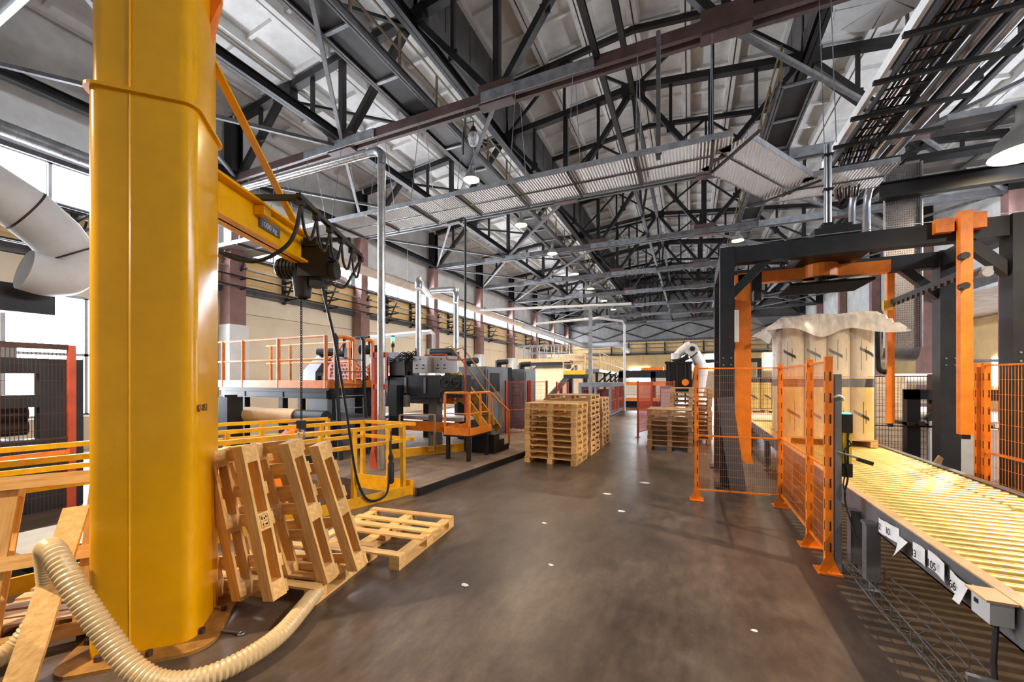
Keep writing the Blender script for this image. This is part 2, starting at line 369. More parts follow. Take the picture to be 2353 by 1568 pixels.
# ceiling: deck + ribbed slabs
m = MB()
def deck(x0, x1, dz): m._hex([(x0,-4,zt(x0)+.45+dz),(x1,-4,zt(x1)+.45+dz),(x1,51.5,zt(x1)+.45+dz),(x0,51.5,zt(x0)+.45+dz),(x0,-4,zt(x0)+.55+dz),(x1,-4,zt(x1)+.55+dz),(x1,51.5,zt(x1)+.55+dz),(x0,51.5,zt(x0)+.55+dz)])
deck(-15.3, LX0, 0); deck(LX1, 11.3, 0); deck(LX0-.3, XRIDGE, LH); deck(XRIDGE, LX1+.3, LH)
CE = struct(m, 'ceiling', slabm)
def slab_mesh(w):
    s = MB().box(-w/2+.01, w/2-.01, 0, 5.96, .27, .31)
    for e in (-1, 1): s._hex([(e*(w/2-.09)-.07,0,0),(e*(w/2-.09)+.07,0,0),(e*(w/2-.09)+.07,5.96,0),(e*(w/2-.09)-.07,5.96,0),(e*(w/2-.11)-.09,0,.27),(e*(w/2-.11)+.09,0,.27),(e*(w/2-.11)+.09,5.96,.27),(e*(w/2-.11)-.09,5.96,.27)])
    for y in (.08, 1.5, 2.98, 4.46, 5.88): s.box(-w/2+.15, w/2-.15, y-.05, y+.05, .14, .27)
    return s.mesh('roof_slab', slabm)
def slabs(x0, x1, n, dz):
    w = (x1-x0)/n; me = slab_mesh(w)
    for i in range(n):
        x = x0+w*(i+.5); sl = math.atan(.108)*(-1 if x < XRIDGE else 1)
        for k in range(-1, 8): inst(me, 'roof_slab', CE, (x, 2.92+6*k, zt(x)+.12+dz), (0, sl, 0))
slabs(-14.9, LX0, 5, 0); slabs(LX1, 11.0, 5, 0); slabs(LX0, LX1, 6, LH)
# lantern sides with recessed panels
for i, x in enumerate((LX0, LX1)):
    s = struct(MB().box(x-.08, x+.08, -4, 51.5, zt(x)+.1, zt(x)+.7), 'lantern_wall', lantern)
    for k in range(-1, 8):
        for j in range(4): MB().box(x-.05, x+.05, 2.92+6*k+1.5*j+.02, 2.92+6*k+1.5*j+1.46, zt(x)+.7, zt(x)+LH+.4).build('lantern_panel', lantern, s)
# ------------------------------------------------------------------ roof trusses
BN = [XL, -9.5, -4.35, .65, 5.8, XR]; TN = [-12, LX0, XRIDGE, LX1, 8.3]
def truss(i, y):
    t = T('roof_truss', 'dark steel roof truss spanning the hall, %s of the row counting from the yellow column' % ORD[i], 'roof truss', (XRIDGE, y, ZC), 'roof trusses')
    MB().bar((XL, y-.12, ZC), (XR, y-.12, ZC), .1, .24).bar((XL, y+.12, ZC), (XR, y+.12, ZC), .1, .24).each('bottom_chord', (lgrey, rust, steel2)[min(i, 2)], t)  # first truss: window light on the chord put into its light grey
    P = [(XL, y, zt(XL))]+[(x, y, zt(x)) for x in TN]+[(XR, y, zt(XR))]
    for a, b in zip(P, P[1:]): MB().bar(a, b, .24, .22).build('top_chord', steel, t)
    B = [(x, y, ZC) for x in BN]; Q = [(x, y, zt(x)) for x in TN]
    for j in range(5):
        for a, b in ((B[j], Q[j]), (Q[j], B[j+1])):
            MB().bar(a, b, .2, .16).build('diagonal', steel, t)
            mx = lerp(a, b, .5); top = (mx[0], y, zt(mx[0])); MB().bar(mx, top, .1).cb((mx[0], y, mx[2]), (.26, .05, .26)).build('post', steel, t)
    for j in range(1, 5): MB().bar(B[j], (B[j][0], y, zt(B[j][0])), .16).build('post', steel, t)
    for p in B[1:-1]: MB().cb((p[0], y, p[2]+.08), (.9, .29, .5)).build('gusset', rust, t)
    for p in Q: MB().cb((p[0], y, p[2]-.08), (.8, .28, .45)).build('gusset', steel, t)
    L = [(LX0, y, zt(LX0)+LH), (XRIDGE, y, zt(XRIDGE)+LH), (LX1, y, zt(LX1)+LH)]
    for a, b in zip(L, L[1:]): MB().bar(a, b, .16, .18).build('lantern_chord', steel, t)
    for p in (L[0], L[2]): MB().bar((p[0], y, zt(p[0])), p, .16).build('lantern_post', steel, t)
    for x in (-4.4, .7): MB().bar((x, y, zt(x)), (x, y, zt(x)+LH), .1).build('lantern_post', steel, t)
    for a, b in (((LX0, y, zt(LX0)), (-4.4, y, zt(-4.4)+LH)), (Q[2], (-4.4, y, zt(-4.4)+LH)), (Q[2], (.7, y, zt(.7)+LH)), ((LX1, y, zt(LX1)), (.7, y, zt(.7)+LH))): MB().bar(a, b, .09).build('diagonal', steel, t)
    # sheet plates along the chord
    for x in (-9.3, -3.1, 4.4): MB().bar((x-1.6, y-.2, ZC-.02), (x+1.2, y-.2, ZC-.02), .02, .26).build('chord_plate', galvd, t)
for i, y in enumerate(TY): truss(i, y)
# longitudinal ties
for i, (x, z, w) in enumerate([(-9.5, ZC+.25, .2), (5.8, ZC+.25, .2), (LX0, zt(LX0)-.25, .26), (LX1, zt(LX1)-.25, .26), (XRIDGE, zt(XRIDGE)-.2, .16), (-12, zt(-12)-.2, .14), (8.3, zt(8.3)-.2, .14), (-14.3, ZC+.05, .22), (-1.85, ZC+.1, .12)]):
    tag(MB().ibeam((x, -3, z), (x, 51.2, z), w, w*1.2, .02).build('tie_beam', steel), ['long tie beam over the bottom chord nodes on the left side', 'long tie beam over the bottom chord nodes on the right side', 'heavy beam under the left edge of the raised roof', 'heavy beam under the right edge of the raised roof', 'tie beam along the ridge of the roof', 'thin tie beam between left wall and raised roof', 'thin tie beam on the right roof slope', 'eaves beam along the window wall column heads', 'slim tie beam at bottom chord level under the ridge'][i], 'beam')
br = []
for k in range(7):
    y0, y1 = TY[k], TY[k+1]
    br += [((XL, y0, ZC), (-9.5, y1, ZC)), ((-9.5, y0, ZC), (XL, y1, ZC)), ((XR, y0, ZC), (5.8, y1, ZC)), ((5.8, y0, ZC), (XR, y1, ZC))]
    if k < 5: br += [((-4.35, y0, ZC), (-9.5, y1, ZC+.1)), ((.65, y0, ZC), (5.8, y1, ZC+.1))]
    br += [((-12, y0, zt(-12)-.3), (LX0, y1, zt(LX0)-.3)), ((LX1, y0, zt(LX1)-.3), (8.3, y1, zt(8.3)-.3))]
    if k % 2 == 0: br += [((XRIDGE, y0, zt(XRIDGE)-.3), (XRIDGE, (y0+y1)/2, ZC)), ((XRIDGE, y1, zt(XRIDGE)-.3), (XRIDGE, (y0+y1)/2, ZC))]
t = T('roof_bracing', 'criss-cross steel struts bracing the bays between the roof trusses', 'bracing', (XRIDGE, 20, ZC))
for a, b in br: MB().bar(a, b, .09, .09).build('strut', steel2 if a[2] < 9 else steel, t)
# ------------------------------------------------------------------ catwalks on the bottom chords
def catwalk(x0, x1, y0, y1, side, label):
    t = T('roof_catwalk', label, 'catwalk', ((x0+x1)/2, y0, ZC+.14))
    for x in (x0, x1): MB().ibeam((x, y0, ZC+.24), (x, y1, ZC+.24), .12, .2, .02).build('stringer', steel2, t)
    MB().box(x0+.05, x1-.05, y0, y1, ZC+.2, ZC+.23).build('deck_plate', steel, t)
    y = y0
    while y < y1: MB().box(x0, x1, y-.04, y+.04, ZC+.15, ZC+.19).build('cross_bar', galvd, t); y += 1.5
    xr = x1 if side > 0 else x0
    for z in (.75, 1.2): MB().bar((xr, y0, ZC+z), (xr, y1, ZC+z), .04).build('handrail', mat('dull_brass_paint', (112, 96, 72), .5), t)
    y = y0
    while y < y1: MB().bar((xr, y, ZC+.3), (xr, y, ZC+1.2), .05).build('rail_post', mat('dull_brass_paint', (112, 96, 72), .5), t); y += 1.5
catwalk(-6.95, -6.2, -3, 51, 1, 'long roof catwalk with handrail above the left production line')
catwalk(2.05, 2.75, 11.6, 51, -1, 'roof catwalk with handrail above the conveyor, ending past the bent tray')
catwalk(4.35, 5.0, -2, 12.2, -1, 'short roof catwalk with brass coloured rails beside the big round vent')
# ------------------------------------------------------------------ lamps
def bell_lamp(x, y, z, label, r=.26, power=P_LAMP, top=None, g=1.0, rad=.12):
    t = T('pendant_lamp', label, 'lamp', (x, y, z), 'warm factory pendant lamps')
    MB().lathe([(r, 0), (r*.98, r*.12), (r*.8, r*.55), (r*.42, r*.95), (r*.3, r*1.25), (r*.3, r*1.8), (r*.1, r*1.95), (.005, r*1.95)], (x, y, z), 20).build('lamp_shade', mat('zinc_shade', (150, 148, 144), .5, .4), t, True)
    MB().lathe([(.001, r*.1), (r*.93, r*.1), (r*.93, r*.16), (.001, r*.16)], (x, y, z), 20).build('lamp_glass', halo if r > .3 else hlamp, t)
    MB().cyl((x, y, z+r*1.9), (x, y, top or z+1.0), .02, 6).build('hanger', galvd, t)
    L = bpy.data.lights.new('lamp_light', 'SPOT'); L.energy = power; L.color = WARM; L.spot_size = math.radians(140); L.spot_blend = .5; L.shadow_soft_size = rad
    lo = bpy.data.objects.new('lamp_light', L); C.objects.link(lo); lo.parent = t; lo.location = (0, 0, -.03)
lampL = [11.4, 15.6, 19.8, 24.2, 28.6, 33.5, 38]
for i, y in enumerate(lampL): bell_lamp(-6.5, y, 8.4, 'glowing warm lamp under the left catwalk, %s of the lit ones from the spiral duct' % ORD[i])
for i, y in enumerate((15.2, 21.3, 27.4, 33.7)): bell_lamp(2.05, y, 8.35, 'glowing warm lamp above the conveyor side, %s of the lit row past the bent tray' % ORD[i])
bell_lamp(5.65, 10.5, 6.05, 'large grey bell lamp beside the gantry, lit from below', .5, 1700, 8.8, rad=.08)
bell_lamp(-6.2, -1.2, 5.6, 'bell lamp hanging behind the yellow column', .42, 2300, 8.8, rad=.06)
bell_lamp(5.3, 3.6, 6.2, 'bell lamp hanging right of the conveyor beyond the frame', .42, 2500, 8.8, rad=.05)
bell_lamp(14.2, 23, 4.4, 'small lamp in the low neighbouring bay', .3, 500, 5.9)
t = T('glass_lamp', 'unlit glass jar lamp on a bent bracket under the first truss', 'lamp', (-5.05, 8.95, 8.05))
MB().lathe([(.001, -.28), (.1, -.26), (.15, -.1), (.12, .02)], (-5.05, 8.95, 8.15), 14).build('glass_jar', glass, t, True)
MB().lathe([(.12, .02), (.05, .2), (.001, .2)], (-5.05, 8.95, 8.15), 14).build('cap', steel, t, True)
MB().tube([(-5.05, 8.95, 8.3), (-5.05, 8.95, 8.5), (-5.35, 8.95, 8.5), (-5.35, 8.95, 7.7)], .02, 6).build('bracket', steel, t)
t = T('roof_vent', 'big round grey ventilator of pie shaped segments at the roof', 'ventilator', (3.55, 10.05, 9.35))
for j in range(8):
    a0, a1 = j*math.pi/4+.02, (j+1)*math.pi/4-.02
    k = [(3.55, 10.05, 9.27)] + [(3.55+.85*math.cos(a0+(a1-a0)*q/4), 10.05+.85*math.sin(a0+(a1-a0)*q/4), 9.35) for q in range(5)]
    MB().prism(k, (0, 0, .05)).build('segment', lgrey, t)
MB().lathe([(.86, .02), (.87, .4), (.5, .9), (.5, 2.4)], (3.55, 10.05, 9.35), 24).build('throat', lgrey, t, True)
# ------------------------------------------------------------------ jib crane
CX, CY = -3.675, 1.70
def rsq(h, r, z, n=6, rot=-math.pi/4):
    out = []
    for q, (sx, sy) in enumerate(((1,1),(-1,1),(-1,-1),(1,-1))):
        for i in range(n+1):
            a = q*math.pi/2 + i*math.pi/2/n; x = sx*(h-r)+r*math.cos(a); y = sy*(h-r)+r*math.sin(a)
            out.append((CX+x*math.cos(rot)-y*math.sin(rot), CY+x*math.sin(rot)+y*math.cos(rot), z))
    return out
jib = T('jib_crane', 'thick yellow jib crane column with a yellow arm reaching toward the machines', 'crane', (CX, CY, 0))
MB().prism(rsq(.302, .085, .02), (0, 0, 3.85)).build('column', yellow, jib, True)
MB().prism(rsq(.29, .085, 3.885), (0, 0, 3.65)).build('upper_column', yellow, jib, True)
MB().prism(rsq(.33, .1, 3.865), (0, 0, .022)).build('collar', yellow, jib)
fn = Vector((.7071, -.7071, 0)); fu = Vector((.7071, .7071, 0)); fc = Vector((CX, CY, 0))+fn*.302
MB().bar(fc-fu*.06+Vector((0,0,.02)), fc-fu*.06+Vector((0,0,7.5)), .008, .008).build('weld_seam', yellow, jib)
MB().prism(rsq(.44, .16, .0), (0, 0, .025)).build('base_plate', mat('dusty_yellow', (168, 118, 48), .7, 0, .3, 5), jib)
for q in range(8):
    a = q*math.pi/4+.2; p = (CX+.39*math.cos(a), CY+.39*math.sin(a), .02); MB().cyl(p, (p[0], p[1], .06), .022, 6).build('anchor_bolt', rust, jib)
sd = Vector((.7071, .7071, 0))
text('07-053', .075, jib, Vector((CX, CY, 1.66))+sd*.305+Vector((.7071,-.7071,0))*.25, facing((-.7071, .7071, 0), sd), inkr, 'stencilled_number')
A0 = Vector((-3.76, 1.98, 3.53)); A1 = Vector((-4.58, 3.84, 3.53)); AD = (A1-A0).normalized(); AS = Vector((AD.y, -AD.x, 0))
MB().ibeam(A0, A1, .2, .37, .025).build('arm', yellow, jib)
MB().bar((-3.62, 1.98, 4.6), (-4.42, 3.46, 3.74), .02, .075, (1, .4, 0)).build('tie_rod', yellow, jib)
MB().prism([(-3.62, 1.9, 4.5), (-3.62, 1.9, 6.6), (-3.45, 2.02, 5.6), (-3.45, 2.0, 4.95), (-3.58, 1.98, 4.55)], (-.03, .03, 0)).build('gusset_plate', orange, jib)
MB().prism([(-3.62, 1.9, 3.3), (-3.62, 1.9, 3.9), (-3.80, 2.15, 3.75), (-3.80, 2.15, 3.33)], (-.2, -.1, 0)).build('arm_root', yellow, jib)
pl = MB().cb(A0+AD*.98+AS*.024+Vector((0,0,.0)), (.36, .012, .1), math.atan2(AD.y, AD.x)).build('load_plate', mat('blue_grey_plate', (84, 92, 108), .5), jib)
text('1000 kg', .085, pl, A0+AD*.82+AS*.034+Vector((0,0,-.028)), facing(AD, AS), white, 'load_lettering')
MB().cb(A0+AD*.78+AS*.07+Vector((0,0,.09)), (.12, .1, .09), math.atan2(AD.y, AD.x)).build('stop_block', yellow, jib)
# festoon bracket rails
E1 = A0+AD*.72+Vector((0,0,.21)); E2 = A0+AD*1.95+Vector((0,0,.21)); FB = Vector((-.02*0, 0, 0))
for e in (E1, E2): MB().bar(e-AS*.12, e+AS*.5, .05).build('festoon_arm', blackg, jib)
F0 = E1+AS*.5; F1 = E2+AS*.5+AD*.35+Vector((0,0,-.1))
MB().bar(F0-AD*.06, F1, .05).build('festoon_rail', blackg, jib)
for q in range(6):
    p = Vector(F0).lerp(F1, q/5); MB().cb(p-Vector((0,0,.05)), (.06, .06, .07), .3).build('festoon_trolley', blackg, jib)
    if q < 5:
        r_ = Vector(F0).lerp(F1, (q+1)/5); MB().tube(spline([p-Vector((0,0,.08)), p.lerp(r_, .2)-Vector((0,0,.3)), p.lerp(r_, .6)-Vector((0,0,.34)), r_-Vector((0,0,.08))], 6), .016, 6).build('festoon_cable', black, jib, True)
MB().tube(spline([F0, (-3.62, 2.8, 3.4), (-3.7, 2.72, 3.2), (-3.86, 2.55, 3.05), (-4.02, 2.37, 3.08), (-4.0, 2.2, 3.2), (-3.8, 2.02, 3.5)]), .02, 8).build('supply_cable', black, jib, True)
# ------------------------------------------------------------------ chain hoist
HX, HY = -4.47, 3.60; R_ = Vector((.914, .405, 0))
ho = T('chain_hoist', 'black electric chain hoist hanging from the yellow jib arm', 'hoist', (HX, HY, 3.3)); hz = math.atan2(.405, .914)
MB().cb(Vector((HX, HY, 3.5))+R_*.16, (.4, .26, .15), hz).cb(Vector((HX, HY, 3.6))+R_*.12, (.16, .3, .1), hz).build('trolley', blackg, ho)
m = MB().tube([Vector((HX, HY, 3.31))-R_*.36, Vector((HX, HY, 3.31))-R_*.33, Vector((HX, HY, 3.31))-R_*.05], [.09, .125, .125], 14)
for q in range(6): m.tube([Vector((HX, HY, 3.31))-R_*(.30-q*.045), Vector((HX, HY, 3.31))-R_*(.285-q*.045)], .137, 14)
m.build('motor', blackg, ho)
MB().cb(Vector((HX, HY, 3.31))+R_*.14, (.36, .27, .25), hz).build('gearbox', blackg, ho)
MB().cyl(Vector((HX, HY, 3.29))+R_*.32, Vector((HX, HY, 3.29))+R_*.4, .12, 12).build('brake_cover', blackg, ho)
MB().lathe([(.06, 0), (.095, .02), (.13, .3), (.14, .33), (.12, .345), (.001, .345)], Vector((HX, HY, 2.93))-R_*.04, 12).build('chain_bag', black, ho, True)
MB().cb(Vector((HX, HY, 3.12))+R_*.16, (.16, .16, .1), hz).build('limit_switch', blackg, ho)
m = MB(); z = 2.95; q = 0; cx_, cy_ = HX-.02, HY-.05
while z > 1.36:
    ax = Vector((1,0,0)) if q % 2 else Vector((0,1,0))
    m.tube([Vector((cx_, cy_, z))+ax*.013*math.cos(t)+Vector((0,0,.021*math.sin(t))) for t in [k*math.pi/4 for k in range(8)]], .0055, 4, closed=True); z -= .03; q += 1
m.build('load_chain', blackg, ho, False, 'stuff')
MB().cb((cx_, cy_, 1.33), (.09, .07, .1)).build('hook_block', blackg, ho)
MB().tube([(cx_+.055*math.sin(t), cy_, 1.2+.06*math.cos(t)) for t in [.2+k*.5 for k in range(11)]], .014, 8).build('hook', galvd, ho, True)
MB().tube(spline([F1-Vector((0,0,.05)), (-4.15, 4.05, 3.3), (-4.2, 3.95, 3.12), (-4.25, 3.75, 3.14), (-4.28, 3.7, 3.05), (-4.3, 3.9, 2.4), (-4.4, 4.2, 1.4), (-4.45, 4.42, .5), (-4.4, 4.6, .1), (-4.28, 4.85, .12), (-4.25, 4.9, .5), (-4.25, 4.92, .95)], 8), .018, 8).build('pendant_cable', black, ho, True)
m = MB().lathe([(.03, 0), (.05, .02), (.05, .3), (.03, .34), (.045, .4), (.02, .48), (.012, .52)], (-4.19, 4.86, .3), 10); m.build('control_pendant', black, ho, True)
MB().tube([(-4.19, 4.86, .8), (-4.22, 4.9, 1.1)], .012, 6).build('pendant_cord', black, ho)
# ------------------------------------------------------------------ hoses
hp = spline([(-2.95, 2.5, .075), (-2.82, 2.25, .075), (-2.69, 1.98, .075), (-2.65, 1.78, .075), (-2.67, 1.58, .075), (-2.75, 1.42, .08), (-2.87, 1.32, .11), (-3.0, 1.25, .2), (-3.16, 1.2, .37), (-3.32, 1.15, .57), (-3.46, 1.12, .73), (-3.62, 1.12, .83), (-3.8, 1.15, .8), (-3.95, 1.2, .64), (-4.07, 1.24, .42), (-4.12, 1.2, .25), (-4.14, 1.1, .1), (-4.1, .95, .08), (-4.0, .7, .08)], 10)
tag(ribbed(hp, .06, .03, .07, 16).build('suction_hose', hosem, None, True), 'beige corrugated suction hose looped around the foot of the yellow column', 'hose')
# ------------------------------------------------------------------ pallets
PC = {}
def pbox(d, m, nm):
    k = (tuple(round(v, 4) for v in d), m.name)
    if k not in PC:
        x, y, z = d; c = .004; M = MB().box(-x/2, x/2, -y/2, y/2, -z/2, z/2); PC[k] = M.mesh(nm, m)
    return PC[k]
def pallet(label, group, loc, rot=(0,0,0), B=1.2, A=1.1, H=.144, ys=None, mats=(woodx, woody), simple=False, skip=()):
    t = T('wooden_pallet', label, 'pallet', loc, group); t.rotation_euler = rot; sc = H/.144; rnd = random.uniform
    ys = ys or [-.46, -.3, -.12, .1, .29, .46]
    w = .115
    for i, x in enumerate((-B/2+w/2, 0, B/2-w/2)):
        inst(pbox((w, A, .02*sc), mats[1], 'bottom_board'), 'bottom_board', t, (x, 0, .01*sc)); inst(pbox((w, A, .02*sc), mats[1], 'stringer_board'), 'stringer_board', t, (x, 0, .114*sc))
        for y in (-A/2+.07, 0, A/2-.07): inst(pbox((w, .14, .084*sc), mats[0], 'block'), 'block', t, (x, y, .062*sc))
    for i, y in enumerate(ys):
        if i in skip: continue
        inst(pbox((B, .1, .02*sc), mats[0], 'deck_board'), 'deck_board', t, (0, y*A, .134*sc), (0, 0, rnd(-.006, .006)))
    return t
def stack(x0, y0, n, B, A, H, where, group, mats, jit=.012):
    for i in range(n):
        r = n-1-i
        lab = ('topmost pallet' if r == 0 else 'bottom pallet' if i == 0 else '%s pallet from the top' % ORD[r])+' of '+where
        pallet(lab, group, (x0+random.uniform(-jit, jit), y0+random.uniform(-jit, jit), .001+i*H), (0, 0, random.uniform(-.008, .008)), B, A, H-.0005, mats=mats)
stack(-2.85, 9.06, 10, 1.2, 1.08, .1365, 'the nearest pallet stack left of the aisle', 'pallets in the nearest left stack', (woodx, woody))
stack(-2.85, 10.45, 11, 1.2, 1.08, .1365, 'the taller middle pallet stack left of the aisle', 'pallets in the middle left stack', (woodo, woody))
stack(-2.85, 11.9, 10, 1.2, 1.08, .1365, 'the rear pallet stack left of the aisle', 'pallets in the rear left stack', (woodo, woodoy))
stack(-.48, 11.9, 8, 1.12, 1.1, .1365, 'the low pallet stack right of the aisle', 'pallets in the low right stack', (woodo, woodoy), .02)
stack(.02, 13.6, 12, 1.15, 1.1, .1365, 'the tall grey pallet stack below the robot', 'pallets in the tall right stack', (woodo, woodoy), .02)
def standing(label, corner, lean, roll, B, A, u=(1, .05, 0), flip=False, group='loose pallets by the yellow column', **kw):
    u = Vector(u).normalized(); n = u.cross(Vector((0,0,1))).normalized()     # n points to the viewer side
    up = (Vector((0,0,1))*math.cos(lean)+n*math.sin(lean)); R3 = Matrix.Rotation(-roll, 3, n)
    y = up; x = u; y = R3 @ y; x = R3 @ x; z = x.cross(y)
    if flip: x = -x; z = -z
    M = Matrix((x, y, z)).transposed()
    t = pallet(label, group, (0,0,0), M.to_euler(), B, A, **kw)
    c = Vector(corner) - (M @ Vector((B/2 if not flip else -B/2, -A/2, 0))); t.location = c
    zs = [(M @ Vector((sx*B/2, sy*A/2, sz)) + c).z for sx in (-1,1) for sy in (-1,1) for sz in (0,.144)]
    t.location.z += .001-min(zs); return t
P1_ = standing('pallet leaning right beside the yellow column, stamp on its middle block', (-2.97, 2.1, 0), math.radians(4), math.radians(-11), .85, 1.24, flip=True, ys=[-.45, -.28, 0, .2, .45])
sm = MB(); xo = -.85/2-.001
for y0, y1, z0, z1 in ((-.05, .05, .028, .031), (-.05, .05, .093, .096), (-.05, -.047, .028, .096), (.047, .05, .028, .096), (-.002, .001, .03, .094), (.012, .04, .04, .05), (.012, .03, .06, .07), (.02, .04, .075, .085), (-.04, -.012, .045, .052), (-.035, -.02, .065, .085)): sm.box(xo, xo+.0015, y0, y1, z0, z1)
o_ = inst(sm.mesh('ink_stamp', ink), 'ink_stamp', P1_); o_['kind'] = 'stuff'
standing('second leaning pallet, wide boards, tallest right of the column', (-2.84, 2.5, 0), math.radians(11), math.radians(-8), 1.0, 1.27, flip=True, ys=[-.46, -.2, 0, .13, .3, .46])
standing('third leaning pallet, farthest from the column and over the flat ones', (-2.72, 2.72, 0), math.radians(12), math.radians(-10), 1.0, 1.2, flip=True, ys=[-.46, -.15, .1, .3, .46])
pallet('pale pallet lying flat on the aisle, a deck board missing', 'loose pallets by the yellow column', (-3.3, 3.72, .001), (0, 0, .12), 1.2, 1.25, ys=[-.46, -.1, .06, .22, .46])
pallet('flat pallet on the floor under the three leaning ones', 'loose pallets by the yellow column', (-3.55, 2.75, .001), (0, 0, .2), 1.2, .95)
standing('pallet standing against the yellow rail left of the column', (-4.1, 1.5, 0), math.radians(-22), 0, 1.1, 1.2, u=(.55, .84, 0), ys=[-.46, -.02, .46], skip=())
pallet('flat weathered pallet on the floor left of the column foot', 'loose pallets by the yellow column', (-4.58, 1.6, .001), (0, 0, .75), .9, .8, mats=(woodo, woodoy))
tag(MB().bar((-3.66, .98, .03), (-4.25, 1.44, .93), .15, .025, (.5, -.5, .6)).build('loose_plank', woody), 'loose pine plank leaning on the pallet left of the yellow column', 'plank')
wr_ = T('ring_wrench', 'small ring spanner lying on the floor by the foot of the yellow column', 'wrench', (-3.12, 1.88, 0))
MB().bar((-3.22, 1.86, .012), (-3.07, 1.9, .012), .018, .008).build('shank', galvd, wr_); MB().tube([(-3.045+.022*math.cos(q*.7), 1.905+.022*math.sin(q*.7), .012) for q in range(9)], .007, 6, closed=True).build('ring_end', galvd, wr_, True)
# ------------------------------------------------------------------ yellow railings of the pit
def railing(name, label, path, posts, zs=(1.15, .9), z0=0, w=.055, m=yrail, cat='railing', toe=None, group=None, round_=False, pw=None):
    p0 = path[0]; t = T(name, label, cat, (p0[0], p0[1], z0), group)
    for z in zs:
        for a, b in zip(path, path[1:]):
            if round_: MB().cyl((*a, z0+z), (*b, z0+z), w/2, 8).build('rail', m, t, True)
            else: MB().bar((*a, z0+z), (*b, z0+z), w, w).build('rail', m, t)
    for p in posts: MB().bar((*p, z0+.001), (*p, z0+zs[0]), pw or w*1.15).build('post', m, t)
    if toe:
        for a, b in zip(path, path[1:]): MB().bar((*a, z0+toe/2+.001), (*b, z0+toe/2+.001), .012, toe).build('toe_board', m, t)
    return t
A_ = [(-5.72, .7), (-5.33, 2.1), (-4.78, 3.6), (-4.29, 5.27)]
railing('pit_railing', 'near yellow pit railing running past the leaning pallets', A_, [A_[0], A_[1], A_[2], (-4.52, 4.45), A_[3]], toe=.0)
MB_t = MB().bar((-5.68, .7, .075), (-4.2, 5.4, .075), .03, .15); tag(MB_t.build('pit_kerb', yrail), 'yellow steel kerb along the aisle side of the pit', 'kerb')
B_ = [(-6.85, 1.0), (-6.35, 2.6), (-5.55, 4.75), (-5.3, 5.42)]
railing('pit_railing', 'middle yellow pit railing just behind the near one', B_, [B_[0], B_[1], (-6.0, 3.55), B_[2], B_[3]])
railing('pit_railing', 'short yellow end railing across the pit before the spiral duct', [(-5.3, 5.46), (-4.2, 5.46)], [(-4.75, 5.46)])
tag(MB().bar((-5.4, 5.36, .12), (-4.15, 5.36, .12), .03, .24).build('pit_kerb', yrail), 'yellow upright end plate closing the far side of the pit', 'kerb')
C_ = [(-7.35, 3.6), (-6.3, 5.55)]
railing('pit_railing', 'farthest yellow pit railing by the paper roll', C_, [C_[0], (-6.8, 4.6), C_[1]])
t = T('pit_lift', 'orange yellow lifting arm standing in the pit below the hook', 'lift', (-5.9, 4.3, -.9))
MB().prism([(-6.15, 4.0, -.9), (-5.85, 4.0, -.9), (-5.55, 4.35, .9), (-5.6, 4.38, 1.12), (-5.8, 4.4, 1.15), (-5.95, 4.3, .95)], (.05, -.1, 0)).build('arm_plate', orangeL, t)
MB().cyl((-5.72, 4.25, 1.0), (-5.62, 4.45, 1.0), .06, 10).build('pivot', steel, t)
MB().box(-6.3, -5.5, 3.9, 4.5, -.99, -.86).build('foot', steel, t)
tag(MB().box(-5.4, -4.6, 3.0, 4.2, -.55, -.5).build('pit_board', woodo), 'wooden board lying down in the pit behind the railing', 'board')
t = T('lift_table', 'grey steel lift table down in the pit by the column', 'lift table', (-6, 2.6, -1))
MB().box(-6.7, -5.7, 1.6, 3.4, .15, .22).build('table_top', lgrey, t)
for y in (1.8, 3.2): MB().box(-6.5, -5.9, y-.1, y+.1, -.99, .15).build('leg', dgrey, t)
# ------------------------------------------------------------------ roller conveyor
CX0, CX1, CZ = 1.53, 3.07, .75
t = T('roller_conveyor', 'long roller conveyor of warm lit steel rollers feeding the wrapping gantry', 'conveyor', (2.3, 6, 0))
rail_m = mat('conveyor_rail_grey', (106, 106, 110), .45, .2, .15, 4); tan = mat('tan_cap', (206, 168, 122), .5, 0, .15, 4)
for x, s_ in ((CX0, 1), (CX1, -1)):
    MB().box(min(x, x+s_*.012), max(x, x+s_*.012), .6, 13, .53, .748).box(min(x, x+s_*.05), max(x, x+s_*.05), .6, 13, .53, .542).build('side_rail', rail_m, t)
    MB().box(min(x, x+s_*.075), max(x, x+s_*.075), .6, 13, .748, .758).build('rail_cap', tan if s_ > 0 else galv, t)  # aisle-side cap tan, far cap galvanised
rm = MB().cyl((CX0+.02, 0, .708), (CX1-.02, 0, .708), .035, 12).mesh('roller', rollm, (0,0,0), True)
y = .75
while y < 12.9: inst(rm, 'roller', t, (-2.3, y-6, 0)); y += .118
def leg(x, y): 
    MB().cb((x, y, .34), (.1, .1, .5)).cb((x, y, .6), (.12, .12, .02)).cyl((x, y, .0), (x, y, .12), .02, 8).cb((x, y, .008), (.14, .14, .014)).build('leg', rail_m, t)
for y in (2.2, 4.62, 5.0, 7.4, 9.9, 12.4): leg(CX0-.03, y); leg(CX1+.05, y)
for y in (2.2, 4.8, 7.4, 9.9): MB().box(CX0, CX1, y-.03, y+.03, .5, .56).build('cross_tie', rail_m, t)
jb = MB().cb((1.47, 2.98, .685), (.09, .15, .12)).build('junction_box', lgrey, t); MB().cb((1.465, 2.98, .75), (.12, .18, .012)).build('box_lid', tan, jb); MB().cb((1.423, 3.01, .7), (.006, .03, .022)).build('indicator', black, jb)
MB().tube(spline([(1.47, 2.95, .62), (1.42, 2.85, .35), (1.46, 2.7, .1), (1.44, 2.62, .02)]), .012, 6).build('cable', black, t)
